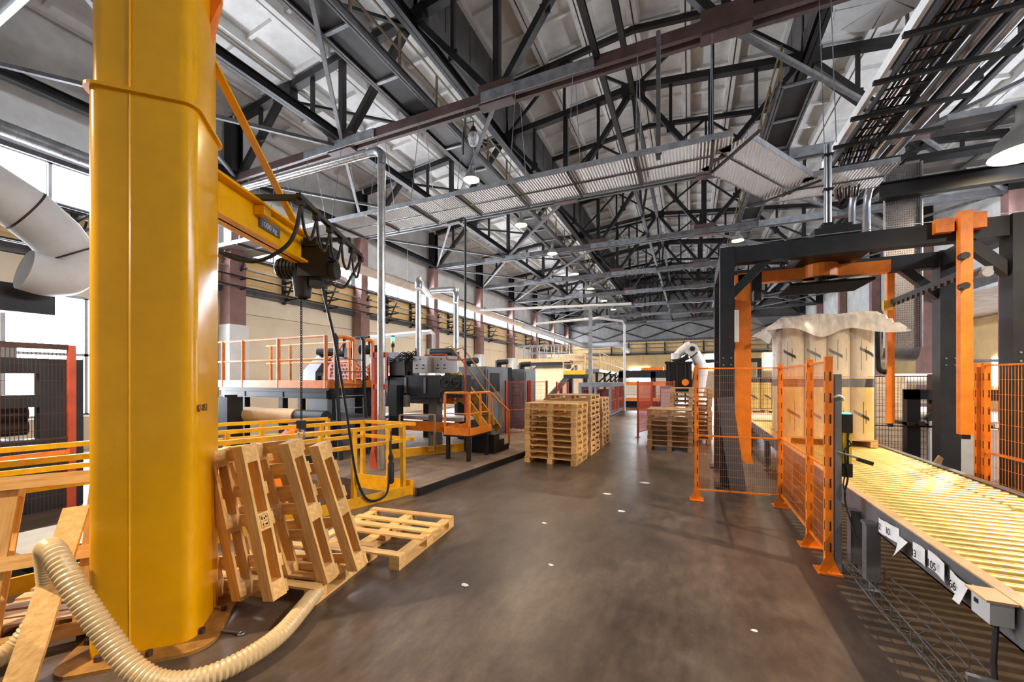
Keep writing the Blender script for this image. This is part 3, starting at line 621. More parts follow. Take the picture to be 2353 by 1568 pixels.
MB().bar((1.5, 2.5, .5), (1.34, 2.62, .34), .05, .02).bar((1.5, 2.7, .42), (1.26, 2.74, .42), .03, .03).build('bracket', galv, t)
# loose paper labels tucked in the rail
for i, (y, w, s_) in enumerate([(4.44, .14, '02'), (4.25, .18, '10'), (4.03, .14, ''), (3.84, .16, '33'), (3.62, .24, '1105'), (3.4, .17, '866'), (3.27, .07, ''), (3.12, .2, '300P')]):
    z = .635+.015*math.sin(i*2.1)
    p = T('paper_label', ['white number label in the conveyor rail right beside the grey legs', 'second white number label from the grey legs, just before the drooping paper', 'torn blank paper drooping out of the conveyor rail', 'narrow white number label just after the drooping paper', 'longest white number label, midway along the conveyor rail', 'white number label lying lower, right after the longest one', 'blank white paper tucked in the rail shortly before the junction box', 'white number label partly behind the junction box'][i], 'label', (1.51, y, z), 'paper labels along the conveyor rail')
    if s_:
        MB().grid(lambda u, v: (1.515-.012*math.sin(u*3.1+i), y+w/2-w*u, z-.06+.12*v), 6, 1).build('sheet', paper, p)
        text(s_, .075, p, (1.497, y+w/2-.015, z-.03), facing((0,-1,0), (-1,0,0)), ink, 'number')
    else: MB().grid(lambda u, v: (1.5-.07*v*(u if i == 2 else .3), y+w/2-w*u+.05*v, z+.05-.14*v), 4, 3).build('sheet', paper, p)
# wire basket for cables on the floor
m = MB()
for x, z in ((1.38, .2), (1.38, .08), (1.44, .03), (1.54, .03), (1.6, .08), (1.6, .2)): m.tube([(x+.02*math.sin(q*1.7+z*9), 5.2-q*.4, z+.012*math.sin(q*2.3+x*20)) for q in range(10)], .004, 4)
for q in range(24):
    y = 5.1-q*.15; m.tube([(1.38, y, .2), (1.38, y, .08), (1.44, y, .03), (1.54, y, .03), (1.6, y, .08), (1.6, y, .2)], .003, 4)
tag(m.build('wire_basket', steel2), 'bent wire cable basket lying on the floor under the conveyor edge', 'cable tray')
# ------------------------------------------------------------------ mesh fences
def mesh_panel(root, p, q, z0, z1, sp=.027, hz=.11, wire=.002, m=orangeL, frame=.03, mid=True, kind='stuff'):
    p = Vector((*p, 0)); q = Vector((*q, 0)); L = (q-p).length; d = (q-p)/L; s_ = Vector((d.y, -d.x, 0)); M = MB()
    def thin(a, b, t1): 
        k = len(M.v); M.v += [tuple(a), tuple(b), tuple(b+t1), tuple(a+t1), tuple(a+s_*wire), tuple(b+s_*wire), tuple(b+t1+s_*wire), tuple(a+t1+s_*wire)]
        M.f += [(k, k+1, k+2, k+3), (k+7, k+6, k+5, k+4), (k, k+4, k+5, k+1), (k+3, k+2, k+6, k+7)]
    n = int(L/sp)
    for i in range(1, n): a = p+d*(L*i/n); thin(a+Vector((0,0,z0)), a+Vector((0,0,z1)), d*wire)
    n = int((z1-z0)/hz)
    for i in range(1, n): z = z0+(z1-z0)*i/n; thin(p+Vector((0,0,z)), q+Vector((0,0,z)), Vector((0,0,wire)))
    M.build('mesh_wire', m, root, False, kind)
    for z in (z0, z1) + (((z0*2+z1*1.6)/3.6,) if mid else ()): MB().bar(p+Vector((0,0,z)), q+Vector((0,0,z)), .022, .022).build('panel_rail', m, root)
def fpost(root, x, y, h, m=orangeL, w=.06, foot=True, slots=True, rz=0):
    MB().cb((x, y, h/2+.004), (w, w, h), rz).build('post', m, root)
    if foot:
        MB().cb((x, y, .006), (.2, .2, .01), rz).prism([(x-.09, y-w/2-.006, .01), (x+.09, y-w/2-.006, .01), (x+w/2, y-w/2-.006, .16), (x-w/2, y-w/2-.006, .16)], (0, -.006, 0)).build('base_plate', m, root)
    if slots:
        s = MB()
        for k in range(9): s.cb((x-w/2-.001 if rz == 0 else x, y-.012, .25+k*.21), (.003, .012, .09)).cb((x+.012, y-w/2-.001, .25+k*.21), (.012, .003, .09))
        s.build('slot_marks', ink, root, False, 'stuff')
t = T('safety_fence', 'tall orange mesh safety fence standing between the aisle and the conveyor', 'fence', (1.25, 6.2, 0))
for x, y in ((.1, 6.97), (1.24, 7.1), (1.25, 5.55), (1.25, 4.88)): fpost(t, x, y, 2.12)
mesh_panel(t, (.13, 6.98), (1.21, 7.09), .16, 2.07); mesh_panel(t, (1.25, 7.07), (1.25, 5.58), .18, 2.07); mesh_panel(t, (1.25, 5.52), (1.25, 4.91), .18, 2.07)
MB().box(1.3, 1.35, 4.85, 4.95, .01, 1.95).build('grey_guard_post', mgrey, t)
MB().tube(spline([(1.29, 4.87, 1.72), (1.33, 4.84, 1.74), (1.37, 4.88, 1.7), (1.3, 4.92, 1.71)]), .012, 6).build('cable_tie', white, t)
t = T('light_curtain', 'yellow and black light curtain sensor bar on the end post of the orange fence', 'sensor', (1.4, 4.9, 1))
MB().box(1.365, 1.435, 4.87, 4.93, 1.06, 1.45).build('bar_body', mat('signal_yellow', (240, 200, 20), .4), t)
MB().box(1.36, 1.44, 4.865, 4.935, 1.38, 1.56).box(1.36, 1.44, 4.865, 4.935, .95, 1.08).each('end_cap', black, t)
MB().box(1.395, 1.41, 4.862, 4.87, 1.08, 1.38).build('lens_strip', ink, t)
MB().box(1.37, 1.43, 4.875, 4.925, 1.56, 1.575).build('status_light', green, t)
MB().cyl((1.3, 4.86, 1.2), (1.46, 4.84, 1.15), .01, 8).build('bracket', galv, t); MB().cb((1.52, 4.83, 1.12), (.12, .05, .035), 0, 0, .3).build('sensor_head', black, t)
MB().tube(spline([(1.4, 4.87, 1.33), (1.42, 4.84, 1.27), (1.37, 4.85, 1.2), (1.4, 4.86, .96), (1.38, 4.87, .8), (1.39, 4.86, .66), (1.44, 4.78, .4)]), .008, 6).build('cable', black, t)
MB().tube(spline([(1.38, 4.87, .96), (1.36, 4.84, .88), (1.38, 4.84, .78)]), .006, 6).build('cable', black, t)
t = T('safety_fence', 'orange mesh safety fence on the far side of the conveyor, cut by the frame', 'fence', (3.33, 6, 0))
for y in (7.0, 6.9, 4.7): fpost(t, 3.33 if y != 6.9 else 3.35, y, 2.1, foot=y != 6.9)
mesh_panel(t, (3.33, 6.88), (3.33, 4.72), .15, 2.07, .05, .17, .004)
t = T('yellow_bin', 'yellow orange slatted bin behind the far orange fence', 'bin', (3.9, 6.4, 0))
for k in range(5): MB().box(3.6, 4.3, 6.0, 6.03, .1+k*.26, .3+k*.26).build('side_slat', orangeL, t)
MB().box(3.6, 3.64, 6.0, 6.7, .02, 1.4).box(4.26, 4.3, 6.0, 6.7, .02, 1.4).box(3.6, 4.3, 6.66, 6.7, .02, 1.4).box(3.6, 4.3, 6, 6.7, .02, .06).build('shell', orangeL, t)
# ------------------------------------------------------------------ wrapping gantry
GL, GR, GY0, GY1, GZ = .6, 4.22, 8.0, 9.75, 4.05
t = T('wrapping_gantry', 'dark grey steel portal of the stretch wrapper spanning the conveyor', 'gantry', (2.4, 8.9, 0))
for x in (GL, GR):
    for y in (GY0, GY1):
        w = .22 if x == GL else .27
        MB().cb((x, y, GZ/2+.08), (w, w, GZ+.14)).cb((x, y, .01), (.4, .4, .018)).build('post', dgrey, t)
        b = MB()
        for dz in (2.15, 2.27):
            for dx in (-.06, .06): b.cyl((x+dx, y-w/2-.012, dz), (x+dx, y-w/2, dz), .016, 6)
        b.each('bolt', galvd, t)
    MB().bar((x, GY0, GZ), (x, GY1, GZ), .2, .26).build('side_beam', dgrey, t)
    s = 1 if x == GL else -1
    for y in (GY0, GY1): MB().bar((x, y, GZ-.75), (x+s*.65, y, GZ-.05), .14, .14).build('corner_brace', dgrey, t)
for y in (GY0, GY1): MB().bar((GL, y, GZ), (GR, y, GZ), .2, .28).build('cross_beam', dgrey, t)
MB().box(1.75, 2.65, GY0, GY1, GZ-.1, GZ+.1).build('hub_carrier', blackg, t)
MB().box(1.85, 2.45, 7.9, 8.3, GZ+.15, GZ+.28).box(1.95, 2.35, 7.95, 8.25, GZ+.28, GZ+.34).each('motor_box', dgrey, t)
MB().cyl((2.15, 8.85, 3.72), (2.15, 8.85, 4.0), .26, 20).build('slewing_ring', orange, t)
MB().bar((GL, GY0-.1, GZ+.17), (GR, GY0-.1, GZ+.17), .01, .01).build('tension_wire', galv, t)
t2 = T('rotating_arm', 'orange rotating wrapper arm with its hanging mast left of the wrapped load', 'wrapper arm', (2.15, 8.85, 3.8))
MB().bar((.85, 8.85, 3.82), (3.1, 8.85, 3.82), .2, .2).build('arm_beam', orange, t2)
MB().cb((.93, 8.85, 2.2), (.27, .2, 3.4)).prism([(.8, 8.75, .5), (1.06, 8.75, .5), (1.1, 8.75, .3), (.98, 8.75, .3)], (0, .2, 0)).build('mast', orange, t2)
MB().cb((1.14, 8.72, 3.72), (.16, .16, .4)).cyl((1.14, 8.6, 3.86), (1.14, 8.72, 3.86), .08, 14).cyl((1.14, 8.7, 3.36), (1.14, 8.7, 3.55), .09, 12).build('arm_motor', blackg, t2)
MB().cb((.74, 8.8, 2.95), (.1, .3, .95)).build('film_carriage', blackg, t2); MB().cyl((.79, 8.62, 2.6), (.79, 8.62, 3.2), .06, 12).build('film_roll', white, t2)
MB().grid(lambda u, v: (1.07+.56*u, 8.83-.05*u, lerp((2.62, 0), (3.15, 0), v)[0]*(1-u)+u*(2.3+.2*v)+.02*math.sin(9*u+5*v)), 10, 6).build('film_web', film, t2, True)
MB().box(.78, .80, 8.74, 8.76, .5, 2.1).build('guide_strip', galv, t2)
t = T('press_plate', 'black square press plate hanging under the wrapper hub above the load', 'plate', (2.15, 8.75, 3.5))
MB().prism([(1.6, 8.3, 3.52), (2.75, 8.3, 3.52), (2.75, 9.25, 3.52), (1.6, 9.25, 3.52)], (0, 0, .04)).build('plate', mat('black_brown_rubber', (9, 8, 7), .8, 0, .1, 3, 0, 0, .1), t); MB().cyl((2.15, 8.8, 3.55), (2.15, 8.8, 3.75), .09, 10).build('stem', blackg, t)
t = T('cutter_frame', 'orange hanging bars with a dark toothed film cutter right of the load', 'cutter frame', (3.54, 8.8, 2.5))
for x, y, z0, z1, w in ((3.56, 7.78, 1.12, 4.28, .13), (3.5, 9.92, 1.06, 4.0, .11)):
    MB().cb((x, y, (z0+z1)/2), (w, w*.8, z1-z0)).build('hanging_bar', orange, t); MB().cb((x, y, z0-.03), (w*.7, w*.6, .07)).build('bar_foot', blackg, t)
MB().cb((3.36, 7.84, 4.12), (.2, .1, .2)).cb((3.7, 7.84, 4.14), (.18, .12, .22)).each('slide_block', orangeL, t)
MB().bar((3.6, 7.84, 3.42), (3.52, 9.9, 3.36), .1, .09).build('cutter_bar', blackg, t)
m = MB()
for q in range(12): p = lerp((3.54, 8.0, 3.35), (3.47, 9.7, 3.29), q/11); m.cb(p, (.03, .07, .06))
m.each('cutter_tooth', rust, t)
MB().tube(spline([(3.32, 9.95, 3.0), (3.33, 9.95, 2.3), (3.36, 9.95, 2.08), (3.5, 9.95, 2.03)], 6), .045, 10).build('energy_chain', black, t, True)
MB().cb((3.44, 9.84, 3.3), (.14, .06, .2)).build('clamp_bracket', mat('ochre_bracket', (226, 170, 60), .5), t)
for z in (3.2, 3.62): MB().cyl((3.5, 7.72, z), (3.5, 7.62, z), .05, 12).each('guide_wheel', blackg, t)
MB().cb((3.8, 7.9, 3.42), (.12, .2, .12)).cyl((3.72, 7.7, 3.36), (3.72, 7.62, 3.36), .06, 10).each('actuator', galvd, t)
tag(MB().bar((.76, 7.84, .004), (.56, 7.86, 1.58), .24, .1, (0, 1, 0)).build('leaning_plate', mat('blue_grey_plate_steel', (66, 70, 78), .5)), 'dark grey steel cover plate leaning on the left gantry post', 'plate')
# conduit column
t = T('conduit_column', 'upright bundle of grey conduits dropping to the top of the gantry', 'conduit', (2.2, 8.6, 4.4))
for dx, dy in ((-.03, 0), (.03, 0), (0, .04)): MB().cyl((2.2+dx, 8.6+dy, 4.16), (2.2+dx, 8.6+dy, 6.0), .026, 8).each('conduit', galv, t)
for z in (4.6, 5.2, 5.8): MB().cb((2.2, 8.6, z), (.14, .12, .03)).build('clip', blackg, t)
for dx in (-.05, .12): tag(MB().cyl((2.2+dx, 8.6, 6.0), (2.2+dx, 8.9, ZC), .008, 5).build('hanger_rod', galvd), ['thin hanger rod left of the pair above the conduit bundle', 'thin hanger rod right of the pair above the conduit bundle'][dx > 0], 'rod')
# ------------------------------------------------------------------ wrapped load
LXc, LYc = 2.22, 9.25
def roll_load(name, label, x, y, z, nx, ny, tiers, r, hgt, front_only=False):
    t = T(name, label, 'wrapped load', (x, y, z))
    W, D = nx*2*r, ny*2*r; rl = mat('printed_cream_roll', (222, 206, 176), .5, 0, .08, 2); rl2 = mat('printed_yellow_roll', (232, 204, 130), .5, 0, .1, 2); bd = mat('dark_print_band', (66, 60, 58), .5)
    for k in range(4): MB().box(x-W/2, x+W/2, y-D/2+k*(D-.1)/3, y-D/2+k*(D-.1)/3+.1, z+.1, z+.125).build('deck_board', woodx, t)
    for k in range(3): MB().box(x-W/2+k*(W-.1)/2, x-W/2+k*(W-.1)/2+.1, y-D/2, y+D/2, z+.0, z+.1).build('skid', woody, t)
    z += .126
    M = MB().cyl((0,0,0), (0,0,hgt-.01), r*.985, 18).mesh('roll', rl, (0,0,0), True); M2 = MB().cyl((0,0,0), (0,0,hgt-.01), r*.985, 18).mesh('roll', rl2, (0,0,0), True)
    BDm = MB().tube([(0,0,hgt*.83), (0,0,hgt*.965)], r*.992, 18, False).mesh('print_band', bd, (0,0,0), True)
    def patch(a0, a1, fz, h, rr): return MB().grid(lambda u, v: (rr*math.cos(a0+(a1-a0)*u), rr*math.sin(a0+(a1-a0)*u), fz(u)+h*v), 6, 1).mesh('print_mark', bd, (0,0,0), True)
    MK = patch(-2.5, -1.2, lambda u: hgt*.42-.13*u, .055, r*.992); LN = [patch(-2.0+q*.13, -1.96+q*.13, lambda u, q=q: hgt*(.1+.05*q), hgt*.5-.1*q, r*.992) for q in (0, 3)]
    for k in range(tiers):
        for i in range(nx):
            for j in range(ny):
                if 0 < i < nx-1 and 0 < j < ny-1: continue
                o = inst(M2 if k == 0 else M, 'roll', t, (-W/2+r+2*r*i, -D/2+r+2*r*j, .126+k*hgt), (0, 0, .2*math.sin(i*3+j)))
                if j == 0 or i == 0:
                    inst(BDm, 'print_band', o)
                    for me in [MK]+LN: inst(me, 'print_mark', o, (0,0,0), (0, 0, random.uniform(-.5, .7)))
    return t, W, D, z
t, W_, D_, z_ = roll_load('wrapped_load', 'tall film wrapped load of upright printed rolls inside the gantry', LXc, LYc, .75, 4, 4, 2, .165, 1.07)
zt_ = z_+2*1.07
def hullpt(a, g):   # rounded square outline
    c, s_ = math.cos(a), math.sin(a); k = (abs(c)**6+abs(s_)**6)**(-1/6); return (LXc+c*k*(W_/2+g), LYc+s_*k*(D_/2+g))
MB().grid(lambda u, v: (*hullpt(2*math.pi*u, .012+.008*math.sin(40*u+9*v)), z_-.02+(zt_-z_)*v), 48, 14).build('wrap_film', film, t, True)
def cover(u, v):
    a, b = 2*u-1, 2*v-1; mm = max(abs(a), abs(b)); an = math.atan2(b, a)
    z = zt_+.025+.012*math.sin(9*a+4*b); g = 1.0; x = LXc+a*W_*.7; y = LYc+b*D_*.7
    if mm > .72:
        k = (mm-.72)/.28; co_ = (min(abs(a), abs(b))/mm)**3
        f = .74+.06*k+co_*.26*k; x = LXc+a/mm*W_*.7*f; y = LYc+b/mm*D_*.7*f
        z -= .34*k*(1+.22*math.sin(7*an+1)) - .05*co_*k
    return (x, y, z)
MB().grid(cover, 34, 34).build('cover_film', filmw, t, True)
# ------------------------------------------------------------------ overhead bent cable trays
t = T('cable_tray', 'wide hanging pair of zinc cable trays crossing the hall and bending near the gantry', 'cable tray', (-6, 9, 6.4))
P1 = [(-14.8, 8.68), (.75, 8.68), (2.35, 11.1), (4.0, 11.1)]; P2 = [(-14.8, 9.32), (.45, 9.32), (2.05, 11.74), (4.0, 11.74)]
for path in (P1, P2):
    for (x0, y0), (x1, y1) in zip(path, path[1:]):
        L = math.hypot(x1-x0, y1-y0); n = max(1, round(L/2.2)); dv = Vector((x1-x0, y1-y0, 0))/L; nv = Vector((-dv.y, dv.x, 0))
        for k in range(n):
            a = Vector((x0, y0, 6.4))+dv*(L*k/n); b = Vector((x0, y0, 6.4))+dv*(L*(k+1)/n-.01)
            MB().bar(a, b, .56, .008).build('tray_bottom', traym, t)
            for e in (-1, 1): MB().bar(a+nv*e*.28+Vector((0,0,.05)), b+nv*e*.28+Vector((0,0,.05)), .012, .12).build('tray_side', galv, t)
for k in range(11):
    x = -13.6+k*1.4
    MB().bar((x, 8.36, 6.36), (x, 9.64, 6.36), .05, .04).build('support_bar', steel, t)
    for y in (8.4, 9.6): MB().cyl((x, y, 6.36), (x, 8.79 if y < 9 else 9.02, ZC), .009, 5).build('hanger_rod', galvd, t)
for a, b in (((.3, 9.9), (1.15, 8.35)), ((1.4, 12.0), (2.7, 11.0))): MB().bar((*a, 6.36), (*b, 6.36), .05, .04).build('support_bar', steel, t)
MB().bar((-.57, 8.5, ZC), (-.57, 8.5, 6.3), .08, .08).build('drop_strut', steel2, t)
# ladder run and pipes on the right
t = T('cable_ladder', 'dark cable ladder full of cables running along the right above the gantry', 'cable tray', (3.3, 7, 6.8))
for x in (3.02, 3.62): MB().bar((x, 2, 6.85), (x, 11.6, 6.85), .02, .12).build('ladder_side', steel, t)
y = 2.2
while y < 11.6: MB().bar((3.02, y, 6.82), (3.62, y, 6.82), .03, .02).build('rung', steel, t); y += .3
for q in range(9): MB().tube([(3.08+q*.06+.015*math.sin(k*1.3+q), 2+k*.8, 6.87+.02*math.sin(q*2+k)) for k in range(12)]+[(3.1+q*.06, 11.7, 6.6-.1*(q % 3)), (3.2+q*.05, 11.9, 6.2)], .022, 6).build('cable', black if q % 3 else mat('brown_cable', (120, 92, 66), .6), t, True)
for y in (3.4, 4.4, 5.4, 6.4, 7.4, 8.4, 9.4, 10.4, 11.4): MB().bar((2.75, y, 6.75), (4.45, y, 6.75), .07, .06).build('bracket_arm', blackg, t)
tag(MB().box(2.9, 2.96, 2, 11.8, 6.92, 7.1).build('trunking', white), 'white cable trunking along the left edge of the dark ladder', 'trunking')
for i, (x, r_) in enumerate(((3.85, .075), (4.15, .08))):
    tag(MB().tube(spline([(x, 1.5, 6.93), (x, 4, 6.93), (x, 8, 6.93), (x, 12.2, 6.93), (x+.05, 12.9, 6.85), (x+.05, 13.2, 6.5), (x+.05, 13.2, 5.5)], 6), r_, 16).build('service_pipe', mat('grey_pipe', (150, 152, 158), .28, .5), None, True), ['grey round pipe next to the cable ladder on the right', 'outer grey round pipe beside the inner one on the right'][i], 'pipe')
t = T('perforated_tray', 'upright perforated cable tray with a curved lower end behind the gantry', 'cable tray', (4.26, 11.5, 2.3))
MB().box(3.95, 4.57, 11.5, 11.505, 2.6, 6.6).build('tray_bottom', panel_d, t)
for x in (3.95, 4.57): MB().box(x-.01, x+.01, 11.42, 11.5, 2.6, 6.6).build('tray_side', galv, t)
MB().grid(lambda u, v: (3.95+.62*u, 11.5+.3*(1-math.cos(v*1.5)), 2.6-.3*math.sin(v*1.5)), 1, 6).build('curved_end', galvd, t, True)
# ------------------------------------------------------------------ machine line on the left
t = T('work_platform', 'orange railed work platform on dark legs over the production line', 'platform', (-9, 7, 0))
MB().box(-11.2, -7.28, 6.45, 7.75, 1.62, 1.7).build('deck', steel, t)
MB().box(-11.2, -7.25, 6.40, 6.45, 1.7, 1.88).box(-7.28, -7.26, 6.4, 7.78, 1.7, 1.88).box(-11.2, -7.25, 6.395, 6.42, 1.78, 1.8).each('toe_board', orange, t)
MB().ibeam((-11.2, 6.5, 1.56), (-7.28, 6.5, 1.56), .12, .2).ibeam((-7.32, 6.4, 1.56), (-7.32, 7.8, 1.56), .12, .2).each('deck_beam', dgrey, t)
for z in (2.35, 2.86): MB().cyl((-11.2, 6.43, z), (-7.38, 6.43, z), .025, 8).cyl((-11.2, 7.72, z-.0), (-8.0, 7.72, z), .022, 8).each('rail', orange, t, True)
for x in (-11.0, -10.2, -8.9, -7.36): MB().cyl((x, 6.43, 1.7), (x, 6.43, 2.87), .04, 8).each('post', orange, t, True)
for x in (-11, -10.2, -8.0): MB().cyl((x, 7.72, 1.7), (x, 7.72, 2.86), .035, 8).each('post', orange, t, True)
for a, b in ((6.62, 7.15), (7.45, 7.75)): MB().tube(spline([(-7.26, a, 1.7), (-7.26, a, 2.7), (-7.26, a+.12, 2.87), (-7.26, b-.02, 2.84), (-7.26, b, 2.7), (-7.26, b, 1.7)], 5), .045, 8).build('end_rail', orange, t, True)
for x, y in ((-7.3, 6.55), (-8.9, 6.55), (-10.3, 6.55), (-7.3, 7.6), (-9.6, 7.6)): MB().bar((x, y, .12), (x, y, 1.6), .14).each('leg', dgrey, t)
l = T('access_ladder', 'dark steel ladder on the aisle end of the orange railed platform', 'ladder', (-7.05, 7.0, .12))
for y in (6.52, 7.32): MB().tube([(-7.0, y, .13), (-7.12, y, 1.7), (-7.14, y, 2.82), (-7.2, y, 2.9)], .045, 8).build('stile', dgrey, l, True)
for k in range(8): z = .4+k*.28; x = -7.0-.12*(z-.12)/1.58; MB().cyl((x, 6.52, z), (x, 7.32, z), .014, 6).build('rung', galv, l)
t = T('forming_machine', 'dark forming machine with red perforated guards behind the orange railing', 'machine', (-9.2, 9, 0))
MB().box(-10.6, -8.4, 8.3, 9.4, 1.5, 2.0).box(-10.4, -8.5, 8.4, 9.3, .125, 1.5).build('body', dgrey, t)
MB().prism([(-9.4, 8.2, 1.9), (-8.0, 8.2, 1.9), (-8.1, 8.2, 2.2), (-8.5, 8.2, 2.5), (-9.1, 8.2, 2.5), (-9.35, 8.2, 2.2)], (0, .06, 0)).each('red_guard', redor, t)
MB().prism([(-7.75, 8.2, 1.9), (-7.2, 8.2, 1.9), (-7.2, 8.2, 2.55), (-7.5, 8.2, 2.45), (-7.7, 8.2, 2.2)], (0, .06, 0)).each('red_guard', redor, t)
m = MB()
for i in range(9):
    for j in range(5): m.cyl((-9.2+i*.12+.06*(j % 2), 8.19, 1.98+j*.1), (-9.2+i*.12+.06*(j % 2), 8.2, 1.98+j*.1), .032, 6)
m.build('guard_holes', ink, t, False, 'stuff')
MB().prism([(-10.3, 8.2, 1.75), (-9.8, 8.2, 1.75), (-9.8, 8.2, 2.1), (-9.45, 8.2, 2.45), (-9.7, 8.2, 2.6), (-10.3, 8.2, 2.15)], (0, .3, 0)).build('angled_arm', mgrey, t)
for x, z, r_ in ((-9.5, 2.68, .12), (-8.9, 2.62, .09), (-7.9, 2.7, .13)): MB().cyl((x-.3, 8.3, z), (x+.3, 8.5, z), r_, 10).each('motor', blackg, t)
MB().tube([(-8.9, 8.4, 2.5), (-8.9, 8.4, 3.05), (-8.0, 8.4, 3.05), (-7.9, 8.4, 2.5)], .05, 6).cb((-8.6, 8.3, 2.62), (.18, .2, .3)).build('top_frame', blackg, t)
MB().tube(spline([(-9.3, 8.15, 2.0), (-9.2, 8.1, 2.4), (-8.9, 8.1, 2.6), (-8.7, 8.2, 2.9)]), .02, 6).build('red_hose', redor, t, True)
t = T('paper_roll', 'long brown paper roll lying under the orange railed platform', 'roll', (-8.6, 6.0, 1.1))
MB().cyl((-10.9, 6.0, 1.08), (-7.7, 6.0, 1.1), .17, 18).build('roll_body', kraft, t, True); MB().cyl((-7.7, 6, 1.1), (-6.85, 6.0, 1.1), .15, 14).build('core_shaft', dgrey, t, True)
for x in (-10.5, -7.4): MB().box(x-.08, x+.08, 5.9, 6.1, .13, 1.0).build('stand', dgrey, t)
tag(MB().box(-11, -7.0, 6.3, 8.2, .9, .98).build('feed_table', mgrey), 'grey feed table behind the brown paper roll', 'table')
tag(MB().cb((-9.5, 5.7, .75), (.34, .34, 1.5)).cyl((-9.5, 5.7, 1.5), (-9.5, 5.7, 1.55), .13, 10).build('steel_post', dgrey), 'stout dark grey post right beside the yellow column', 'post')
# duct with orange frame
t = T('spiral_duct', 'tall zinc spiral duct that turns left near the roof, in an orange frame', 'duct', (-5.56, 6.18, .12))
ringed([(-5.56, 6.18, .13), (-5.56, 6.18, 6.2)], .075, .12).build('riser', spiral, t, True)
MB().tube(spline([(-5.56, 6.18, 6.15), (-5.56, 6.18, 6.32), (-5.66, 6.18, 6.42), (-5.85, 6.18, 6.44)], 5), .082, 12).build('elbow', galvd, t, True)
ringed([(-5.8, 6.18, 6.44), (-14.2, 6.0, 6.44)], .075, .14).build('branch', spiral, t, True)
t = T('duct_frame', 'orange upright bracket frame holding the zinc spiral duct', 'frame', (-5.75, 6.2, .12))
MB().box(-5.8, -5.72, 6.16, 6.24, .125, 2.45).prism([(-5.82, 6.14, .125), (-5.62, 6.14, .125), (-5.72, 6.14, .5), (-5.8, 6.14, .5)], (0, .02, 0)).build('upright', redor, t)
for z in (1.75, 2.38): MB().box(-5.75, -5.45, 6.16, 6.22, z-.05, z+.05).each('clamp_arm', redor, t)
# press with control boxes
t = T('press_machine', 'dark press with four uprights, grey control boxes and handwheels', 'machine', (-6.7, 9, .12))
for x, y in ((-7.9, 8.6), (-6.9, 8.2), (-6.1, 8.8), (-7.3, 10.2), (-6.2, 10.4)):
    MB().box(x-.13, x+.13, y-.13, y+.13, .125, 1.75).build('upright', dgrey if x != -6.1 else mgrey, t)
MB().box(-8.3, -5.0, 8.3, 8.75, 1.45, 2.0).box(-8.3, -7.9, 8.3, 10.5, 1.5, 1.9).build('main_beam', dgrey, t)
MB().box(-8.2, -5.85, 10.0, 10.5, 1.5, 1.9).build('rear_beam', dgrey, t)
MB().prism([(-8.1, 8.5, 1.95), (-7.85, 8.5, 1.95), (-7.6, 8.5, 2.28), (-7.0, 8.5, 2.28), (-6.9, 8.5, 2.0), (-6.6, 8.5, 2.0), (-6.65, 8.5, 2.45), (-7.1, 8.5, 2.62), (-7.7, 8.5, 2.62), (-8.1, 8.5, 2.3)], (0, .15, 0)).build('arch_arm', mgrey, t)
MB().cb((-6.95, 8.5, 2.2), (.5, .4, .5)).cb((-6.5, 8.45, 2.3), (.35, .35, .4), .3).build('gear_case', blackg, t)
m = MB()
for q in range(14): m.tube(spline([(-7.3+.07*q, 8.28, 2.55-.05*(q % 3)), (-7.0+.05*q, 8.15, 2.35+.04*(q % 4)), (-6.7+.03*q, 8.25, 2.6-.04*(q % 5)), (-6.35, 8.3, 2.3+.03*q)], 5), .012, 5)
m.build('cable_tangle', black, t, True)
for q, (x, y) in enumerate(((-6.15, 8.2), (-5.62, 8.35))):
    bx = MB().box(x-.22, x+.22, y, y+.4, 2.06, 2.48).build('control_box', lgrey, t)
    MB().box(x-.23, x-.221, y+.02, y+.38, 2.08, 2.46).build('side_plate', tan, bx)
    for dx in (-.1, .1): MB().cyl((x+dx, y-.012, 2.25), (x+dx, y, 2.25), .022, 8).cb((x+dx, y-.012, 2.17), (.07, .014, .02)).each('switch', black, bx)
    MB().cb((x, y-.006, 2.4), (.03, .01, .03)).each('switch', black, bx)
def wheel(c, r, root):
    g = MB().tube([(c[0]+r*math.cos(q*math.pi/10), c[1], c[2]+r*math.sin(q*math.pi/10)) for q in range(20)], .016, 6, closed=True)
    for q in range(5): g.cyl(c, (c[0]+r*math.cos(q*1.257), c[1], c[2]+r*math.sin(q*1.257)), .011, 5)
    g.cyl((c[0], c[1]-.02, c[2]), (c[0], c[1]+.3, c[2]), .03, 8); g.build('handwheel', black, root, True)
for x, z in ((-5.36, 1.83), (-5.06, 1.83), (-5.36, 1.53), (-5.06, 1.53)): wheel((x, 8.1, z), .125, t)
MB().tube(spline([(-6.0, 8.2, 2.5), (-5.4, 8.2, 2.5), (-5.35, 8.2, 2.38), (-4.9, 8.2, 2.36), (-4.85, 8.2, 2.3), (-4.85, 8.2, 1.0)], 4), .022, 6).build('pipe_rail', redor, t, True)
for x in (-7.6, -6.5, -5.9): MB().box(x-.25, x+.25, 9.0, 9.1, 1.25, 1.45).each('orange_cover', orange, t)
MB().box(-8.2, -5.4, 8.9, 9.6, .8, .9).build('belt_table', lgrey, t); MB().box(-8.1, -5.3, 8.6, 8.7, .55, .8).build('orange_rail', orange, t)
m = MB()
for q in range(7): m.tube(spline([(-8.2+.1*q, 8.2, 1.95), (-8.15+.1*q, 8.1, 2.2+.05*(q % 3)), (-8.0+.12*q, 8.2, 2.1), (-7.9+.1*q, 8.25, 1.9)], 4), .014, 5)
m.build('orange_air_hose', orange, t, True, 'stuff')
for x in (-7.7, -7.2, -6.6): MB().cyl((x, 8.25, 1.2), (x, 8.25, 1.5), .09, 10).build('cylinder', mgrey, t, True)
